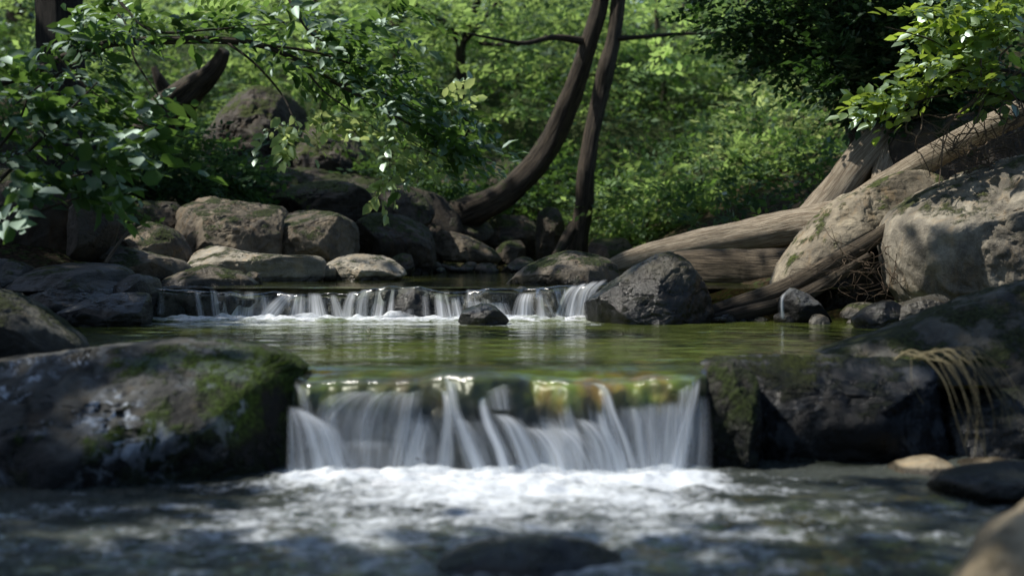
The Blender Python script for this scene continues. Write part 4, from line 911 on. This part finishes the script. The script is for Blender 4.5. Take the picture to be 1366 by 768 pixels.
# ================================================================== FOREGROUND AND MIDDLE FOLIAGE
# the arching branch on the left
br = empty('overhanging_branch', at(40, 98, 7.6), 'long arching branch with drooping leaves reaching in from the upper left', 'branch')
main = [(-60, 130, 7.8, 6), (40, 98, 7.7, 5), (90, 74, 7.6, 5), (150, 58, 7.6, 5.5), (220, 54, 7.6, 5.5), (290, 54, 7.6, 5), (345, 60, 7.6, 4), (400, 82, 7.6, 3.2), (450, 112, 7.6, 2.6), (510, 145, 7.6, 2), (570, 178, 7.6, 1.4), (632, 208, 7.6, .8)]
sub_tube(br, 'stem', main, M['twig'], seg=10, namp=.05)
side = [[(150, 58, 7.6, 2.5), (110, 80, 7.5, 2), (60, 110, 7.4, 1.5), (20, 140, 7.3, 1)], [(300, 55, 7.6, 2), (340, 85, 7.5, 1.6), (375, 125, 7.5, 1.2), (390, 155, 7.4, .8)], [(345, 60, 7.6, 2), (420, 70, 7.6, 1.6), (490, 95, 7.6, 1.2), (550, 130, 7.6, .8)],
        [(400, 82, 7.6, 2), (430, 120, 7.5, 1.4), (470, 150, 7.5, 1), (515, 190, 7.5, .8), (520, 255, 7.45, .6)], [(140, 0, 7.7, 2), (172, 40, 7.6, 1.6), (180, 80, 7.5, 1.4), (220, 140, 7.4, .8)], [(150, -10, 7.7, 2.4), (200, 40, 7.6, 2), (280, 40, 7.6, 1.4), (380, 30, 7.6, 1)],
        [(450, 112, 7.6, 1.6), (500, 120, 7.6, 1.2), (560, 150, 7.6, .8), (600, 160, 7.6, .6)], [(510, 145, 7.6, 1.2), (545, 185, 7.5, .8), (585, 210, 7.5, .6)], [(80, 80, 7.5, 2), (120, 120, 7.3, 1.4), (190, 165, 7.2, 1), (250, 185, 7.2, .6)], [(380, -10, 7.7, 2), (410, 40, 7.6, 1.5), (440, 60, 7.6, 1)]]
for s_ in side: sub_tube(br, 'twig', s_, M['twig'], seg=6, namp=0)
rs = np.random.RandomState(12)
def px_sprays(boxes, rs):
    C, A = [], []
    for (px, py, Y, dx, dy, dY, cnt, ax, az) in boxes:
        for k in range(cnt):
            C.append(at(px + rs.normal() * dx * .6, py + rs.normal() * dy * .6, Y + rs.uniform(-dY, dY))); A.append((ax + rs.normal() * .4, rs.normal() * .5, az + rs.normal() * .2))
    return np.array(C), unit(np.array(A))
C, A = px_sprays([(420, 60, 7.6, 60, 30, .3, 24, .8, -.15), (480, 100, 7.6, 60, 30, .3, 30, .8, -.25), (540, 145, 7.6, 50, 24, .3, 28, .8, -.3), (585, 190, 7.6, 28, 12, .2, 18, .8, -.35), (340, 20, 7.6, 60, 22, .3, 16, .6, -.1), (480, 30, 7.6, 60, 25, .3, 15, .6, -.1),
                  (250, 25, 7.6, 70, 20, .3, 20, .5, 0), (150, 30, 7.5, 60, 20, .3, 16, .5, 0), (80, 50, 7.5, 45, 30, .3, 18, .5, -.1), (90, 110, 7.4, 40, 25, .3, 12, .5, -.1)], rs)
spray_mesh('foliage', C - np.array(br.location), A, M['leaf_mid'], K=10, L=.078, SL=.28, shape=NARROW, parent=br, seed=3, droop=.3)
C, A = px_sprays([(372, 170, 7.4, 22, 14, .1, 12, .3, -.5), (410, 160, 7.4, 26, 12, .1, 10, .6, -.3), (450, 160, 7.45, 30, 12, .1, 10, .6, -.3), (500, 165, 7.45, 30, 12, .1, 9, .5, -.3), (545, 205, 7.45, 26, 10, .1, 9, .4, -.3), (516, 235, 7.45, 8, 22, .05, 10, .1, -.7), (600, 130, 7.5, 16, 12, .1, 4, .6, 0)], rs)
spray_mesh('foliage', C - np.array(br.location), A, M['leaf_sun_painted'], K=6, L=.055, SL=.14, shape=BROAD, parent=br, seed=4, droop=.3)

lb = empty('leafy_bush', at(60, 250, 6.8), 'broad leaved bush filling the left edge above the rocks', 'bush')
for s_ in [[(-40, 280, 6.8, 4), (20, 220, 6.8, 3), (80, 160, 6.8, 2), (130, 110, 6.8, 1)], [(-40, 300, 6.8, 4), (50, 250, 6.7, 2.5), (120, 230, 6.7, 1.5), (190, 215, 6.7, 1)], [(-40, 240, 6.8, 3), (20, 170, 6.9, 2), (40, 120, 6.9, 1)], [(-40, 310, 6.6, 3), (40, 285, 6.5, 2), (110, 262, 6.5, 1)]]:
    sub_tube(lb, 'stem', s_, M['twig'], seg=6, namp=0)
C, A = px_sprays([(30, 150, 6.9, 55, 50, .3, 20, .6, 0), (90, 150, 6.9, 50, 40, .3, 14, .7, 0), (60, 205, 6.7, 60, 30, .3, 17, .7, -.1), (130, 215, 6.7, 50, 30, .2, 12, .8, -.15), (20, 240, 6.6, 35, 16, .2, 10, .5, -.1), (170, 165, 7.0, 30, 22, .2, 10, .8, 0), (100, 255, 6.6, 36, 10, .15, 6, .8, -.2), (0, 90, 7, 30, 25, .2, 8, .6, .1), (-10, 285, 6.3, 14, 6, .1, 3, .5, -.1)], rs)
spray_mesh('foliage', C - np.array(lb.location), A, M['leaf_mid'], K=7, L=.085, SL=.26, shape=BROAD, parent=lb, seed=8, droop=.2)

rb = empty('leafy_bush', at(1340, 100, 9.0), 'sunlit broad leaved bush overhanging the right bank at the top right', 'bush')
for s_ in [[(1440, 120, 9.0, 5), (1366, 100, 9.0, 3), (1300, 90, 9.0, 2), (1230, 110, 8.9, 1)], [(1440, 60, 9.0, 5), (1360, 40, 9.0, 3), (1290, 30, 9.0, 2), (1230, 20, 8.9, 1)], [(1420, 160, 9.0, 4), (1350, 130, 8.9, 2.5), (1270, 125, 8.8, 1.5), (1180, 150, 8.8, .8)], [(1310, 120, 8.9, 2), (1260, 62, 9, 1.4), (1180, 36, 9, .8)]]:
    sub_tube(rb, 'stem', s_, M['twig'], seg=6, namp=0)
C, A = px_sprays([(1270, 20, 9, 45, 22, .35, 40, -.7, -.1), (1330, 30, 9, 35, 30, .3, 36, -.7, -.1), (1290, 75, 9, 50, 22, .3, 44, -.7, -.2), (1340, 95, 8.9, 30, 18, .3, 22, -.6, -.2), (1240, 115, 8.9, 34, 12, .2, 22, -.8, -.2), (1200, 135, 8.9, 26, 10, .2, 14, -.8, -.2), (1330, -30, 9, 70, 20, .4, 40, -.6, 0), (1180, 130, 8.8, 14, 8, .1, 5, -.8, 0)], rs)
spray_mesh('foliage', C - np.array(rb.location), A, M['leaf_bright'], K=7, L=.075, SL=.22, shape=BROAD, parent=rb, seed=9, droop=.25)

# shrubs and undergrowth standing beyond the pools
shr = [
 ('low green shrub above the split boulders on the left', (270, 232, 13.6, .5, .4, .22), 'leaf_mid', 200),
 ('shrub under the leaning broken trunk', (200, 220, 13.0, .9, .6, .42), 'leaf_mid', 520),
 ('dim shrub between the mossy outcrop and the curved trunk', (530, 240, 15.4, .55, .5, .35), 'leaf_mid', 220),
 ('low shrub in front of the dark slope left of the curved trunk', (590, 262, 15.9, .5, .4, .25), 'leaf_mid', 160),
 ('shrub at the foot of the straight trunk on its right', (850, 285, 15.4, .7, .6, .35), 'leaf_far', 330),
 ('rounded shrub on the far bank above the pale driftwood log', (940, 250, 14.8, 1.0, .8, .5), 'leaf_far', 330),
 ('bright shrub behind the right end of the driftwood log', (1040, 225, 14.6, .8, .8, .6), 'leaf_far', 330),
 ('sunlit shrub just left of the ivy tree foot', (1075, 165, 15.4, .9, .9, .85), 'leaf_sun_painted', 420),
 ('low dark shrub right behind the straight trunk', (720, 250, 16.5, .6, .5, .4), 'leaf_mid', 220),
]
for i, (lbx, (px, py, Y, a, b_, c), mt, per) in enumerate(shr):
    p = at(px, py, Y); zb = float(ground_z(np.array([p[0]]), np.array([p[1]]))[0])
    e = empty('shrub', (p[0], p[1], min(zb, p[2] - c)), lbx, 'shrub')
    cc = [(p[0], p[1], p[2], a, b_, c), (p[0] - a * .6, p[1], p[2] - c * .3, a * .6, b_ * .6, c * .7), (p[0] + a * .6, p[1] + .1, p[2] - c * .2, a * .6, b_ * .6, c * .7)]
    C, A = blob_points(cc, per // 3, 70 + i, .1)
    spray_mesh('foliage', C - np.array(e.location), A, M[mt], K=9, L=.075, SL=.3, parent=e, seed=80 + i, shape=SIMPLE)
    st = []
    q = np.random.RandomState(i)
    for k in range(7):
        tp = np.array([q.uniform(-.7, .7) * a, q.uniform(-.5, .5) * b_, p[2] + q.uniform(-.3, .6) * c - e.location[2]])
        st.append((np.array([tp * 0, tp * np.array([.3, .3, .5]), tp]), [.014, .010, .005]))
    tubes('stem', st, M['twig'], e, seg=5, m=4)

# ground cover and the wood beyond
rs = np.random.RandomState(33)
n = 5200
Yr = rs.uniform(11.5, 24, n); Xr = rs.uniform(-.42, .42, n) * Yr
xl, xr = chan(Yr); ok = (Xr < xl - .5) | (Xr > xr + .9) | (Yr > 17)
ok &= ~((Xr > -3.4) & (Xr < -.7) & (Yr < 16.3) & (rs.uniform(size=n) < .8))
Xr, Yr = Xr[ok], Yr[ok]
Zr = ground_z(Xr, Yr) + rs.uniform(.02, .45, len(Xr)) * sstep(11, 15, Yr)
A = unit(rs.normal(size=(len(Xr), 3)) * np.array([1, 1, .2]) + np.array([0, 0, .35]))
o = spray_mesh('ground_cover', np.stack([Xr, Yr, Zr], 1), A, M['leaf_mid'], K=9, L=.075, SL=.34, seed=34)
tag(o, 'low leafy ground cover under the trees on the far banks', 'ground cover', kind='stuff')

n = 10500
Yr = 16.5 + rs.uniform(0, 1, n) ** .8 * 20; Xr = rs.uniform(-.44, .44, n) * Yr
gz = ground_z(Xr, Yr); Hh = rs.uniform(0, 1, n) ** .9 * np.clip(HC + .172 * Yr - gz + .35, .5, 7)
dn = n2(Xr, Yr, .35, .35, 2, 3.) + n2(Xr, Hh, .5, .8, 2, 12.)
ok = (dn > -.16) & lit(np.stack([Xr, Yr, gz + Hh], 1), .1)
Xr, Yr, gz, Hh = Xr[ok], Yr[ok], gz[ok], Hh[ok]
A = unit(rs.normal(size=(len(Xr), 3)) * np.array([1, 1, .25]))
tn = np.clip(.30 + .18 * Hh + 1.1 * n2(Xr, Hh, .7, .8, 3, 30.) - .25 * np.exp(-((Xr + 1) / 4) ** 2), 0, 1)  # painted light and shade: tint darker near the ground, bright in patches
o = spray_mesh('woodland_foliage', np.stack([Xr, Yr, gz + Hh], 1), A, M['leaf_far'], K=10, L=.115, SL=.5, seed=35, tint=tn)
tag(o, 'mass of sunlit green leaves of the wood beyond the stream', 'woodland', kind='stuff')
n = 2800
Yr = 36 + rs.uniform(0, 1, n) * 22; Xr = rs.uniform(-.5, .5, n) * Yr; gz = ground_z(Xr, Yr)
o = spray_mesh('far_woodland', np.stack([Xr, Yr, gz + rs.uniform(0, 1, n) * np.clip(HC + .175 * Yr - gz + .8, .5, 9)], 1), unit(rs.normal(size=(n, 3)) * np.array([1, 1, .25])), M['leaf_sun_painted'], K=9, L=.28, SL=1.1, seed=36)
tag(o, 'pale far wood closing off the view behind the leaves', 'woodland', kind='stuff')

# unseen canopy, shaped to shade all but the chosen sun spots
def canopy():
    rs = np.random.RandomState(50); n = 17000
    z = rs.uniform(6.5, 9.5, n); x = rs.uniform(-12, 2.5, n); y = rs.uniform(1.8, 17, n)
    P = np.stack([x, y, z], 1)
    keep = np.ones(n, bool)
    for (q, r) in HOLES:
        T = np.array(at(*q)); v = P - T; t = v @ SD; d = np.linalg.norm(v - t[:, None] * SD, axis=1)
        rr_ = r + .36 + .12 * rs.normal(size=n)
        keep &= ~(d < rr_)
    dn = fbm(np.stack([x * .8, y * .8, z * .5], 1), 3)
    keep &= dn > np.where(y - (z - .5) * SD[1] / SD[2] < 7, -.6, -.30)
    # thinner over the wood behind
    keep &= ~((y - (z - 2) * SD[1] / SD[2] > 14.5) & (fbm(np.stack([x * .5, y * .5, z * .3], 1) + 40, 2) > -.6))
    P = P[keep]
    A = unit(rs.normal(size=(len(P), 3)) * np.array([1, 1, .2]))
    n2_ = 1500; B = np.stack([rs.uniform(-11, 11, n2_), rs.uniform(-9, -6, n2_), rs.uniform(.5, 8, n2_)], 1)  # leaf wall added behind the camera to keep sky light off rock fronts
    P = np.vstack([P, B]); A = np.vstack([A, unit(rs.normal(size=(n2_, 3)))])
    o = spray_mesh('canopy_and_shade_wall', P, A, M['leaf_canopy'], K=6, L=.24, SL=.6, seed=51, flatn=.3)
    tag(o, 'unseen leaf canopy shaped for sun spots, with added shade wall behind the camera', 'canopy', kind='stuff')
canopy()

# ================================================================== LIGHT
w = bpy.data.worlds.new('World'); SC.world = w; w.use_nodes = True
nt = w.node_tree; nt.nodes.clear()
sk = nt.nodes.new('ShaderNodeTexSky'); sk.sky_type = 'NISHITA'; sk.sun_disc = False; sk.sun_elevation = sun_el; sk.sun_rotation = sun_az
bg = nt.nodes.new('ShaderNodeBackground'); bg.inputs[1].default_value = .15; ow = nt.nodes.new('ShaderNodeOutputWorld')
nt.links.new(sk.outputs[0], bg.inputs[0]); nt.links.new(bg.outputs[0], ow.inputs[0])
sl = bpy.data.lights.new('sun', 'SUN'); sl.energy = 5.0; sl.angle = math.radians(.5); sl.color = (1, .95, .86)
so = bpy.data.objects.new('sun', sl); col.objects.link(so); so.location = (0, 0, 20)
so.rotation_euler = Vector(SD).to_track_quat('Z', 'Y').to_euler()

cam = bpy.data.cameras.new('camera'); cam.lens = 50; cam.sensor_width = 36; cam.shift_y = -(384 - HY) / 1366.0; cam.clip_end = 1200; cam.clip_start = .05
cam.dof.use_dof = True; cam.dof.focus_distance = 8.9; cam.dof.aperture_fstop = 1.6
co = bpy.data.objects.new('camera', cam); col.objects.link(co); co.location = (0, 0, HC); co.rotation_euler = (math.radians(90), 0, 0)
SC.camera = co
SC.view_settings.view_transform = 'Standard'; SC.view_settings.look = 'None'; SC.view_settings.exposure = 0; SC.view_settings.gamma = 1
cy = SC.cycles; cy.use_denoising = True; cy.max_bounces = 6; cy.diffuse_bounces = 3; cy.glossy_bounces = 3; cy.transmission_bounces = 5; cy.transparent_max_bounces = 14
cy.sample_clamp_indirect = 6; cy.caustics_reflective = False; cy.caustics_refractive = False
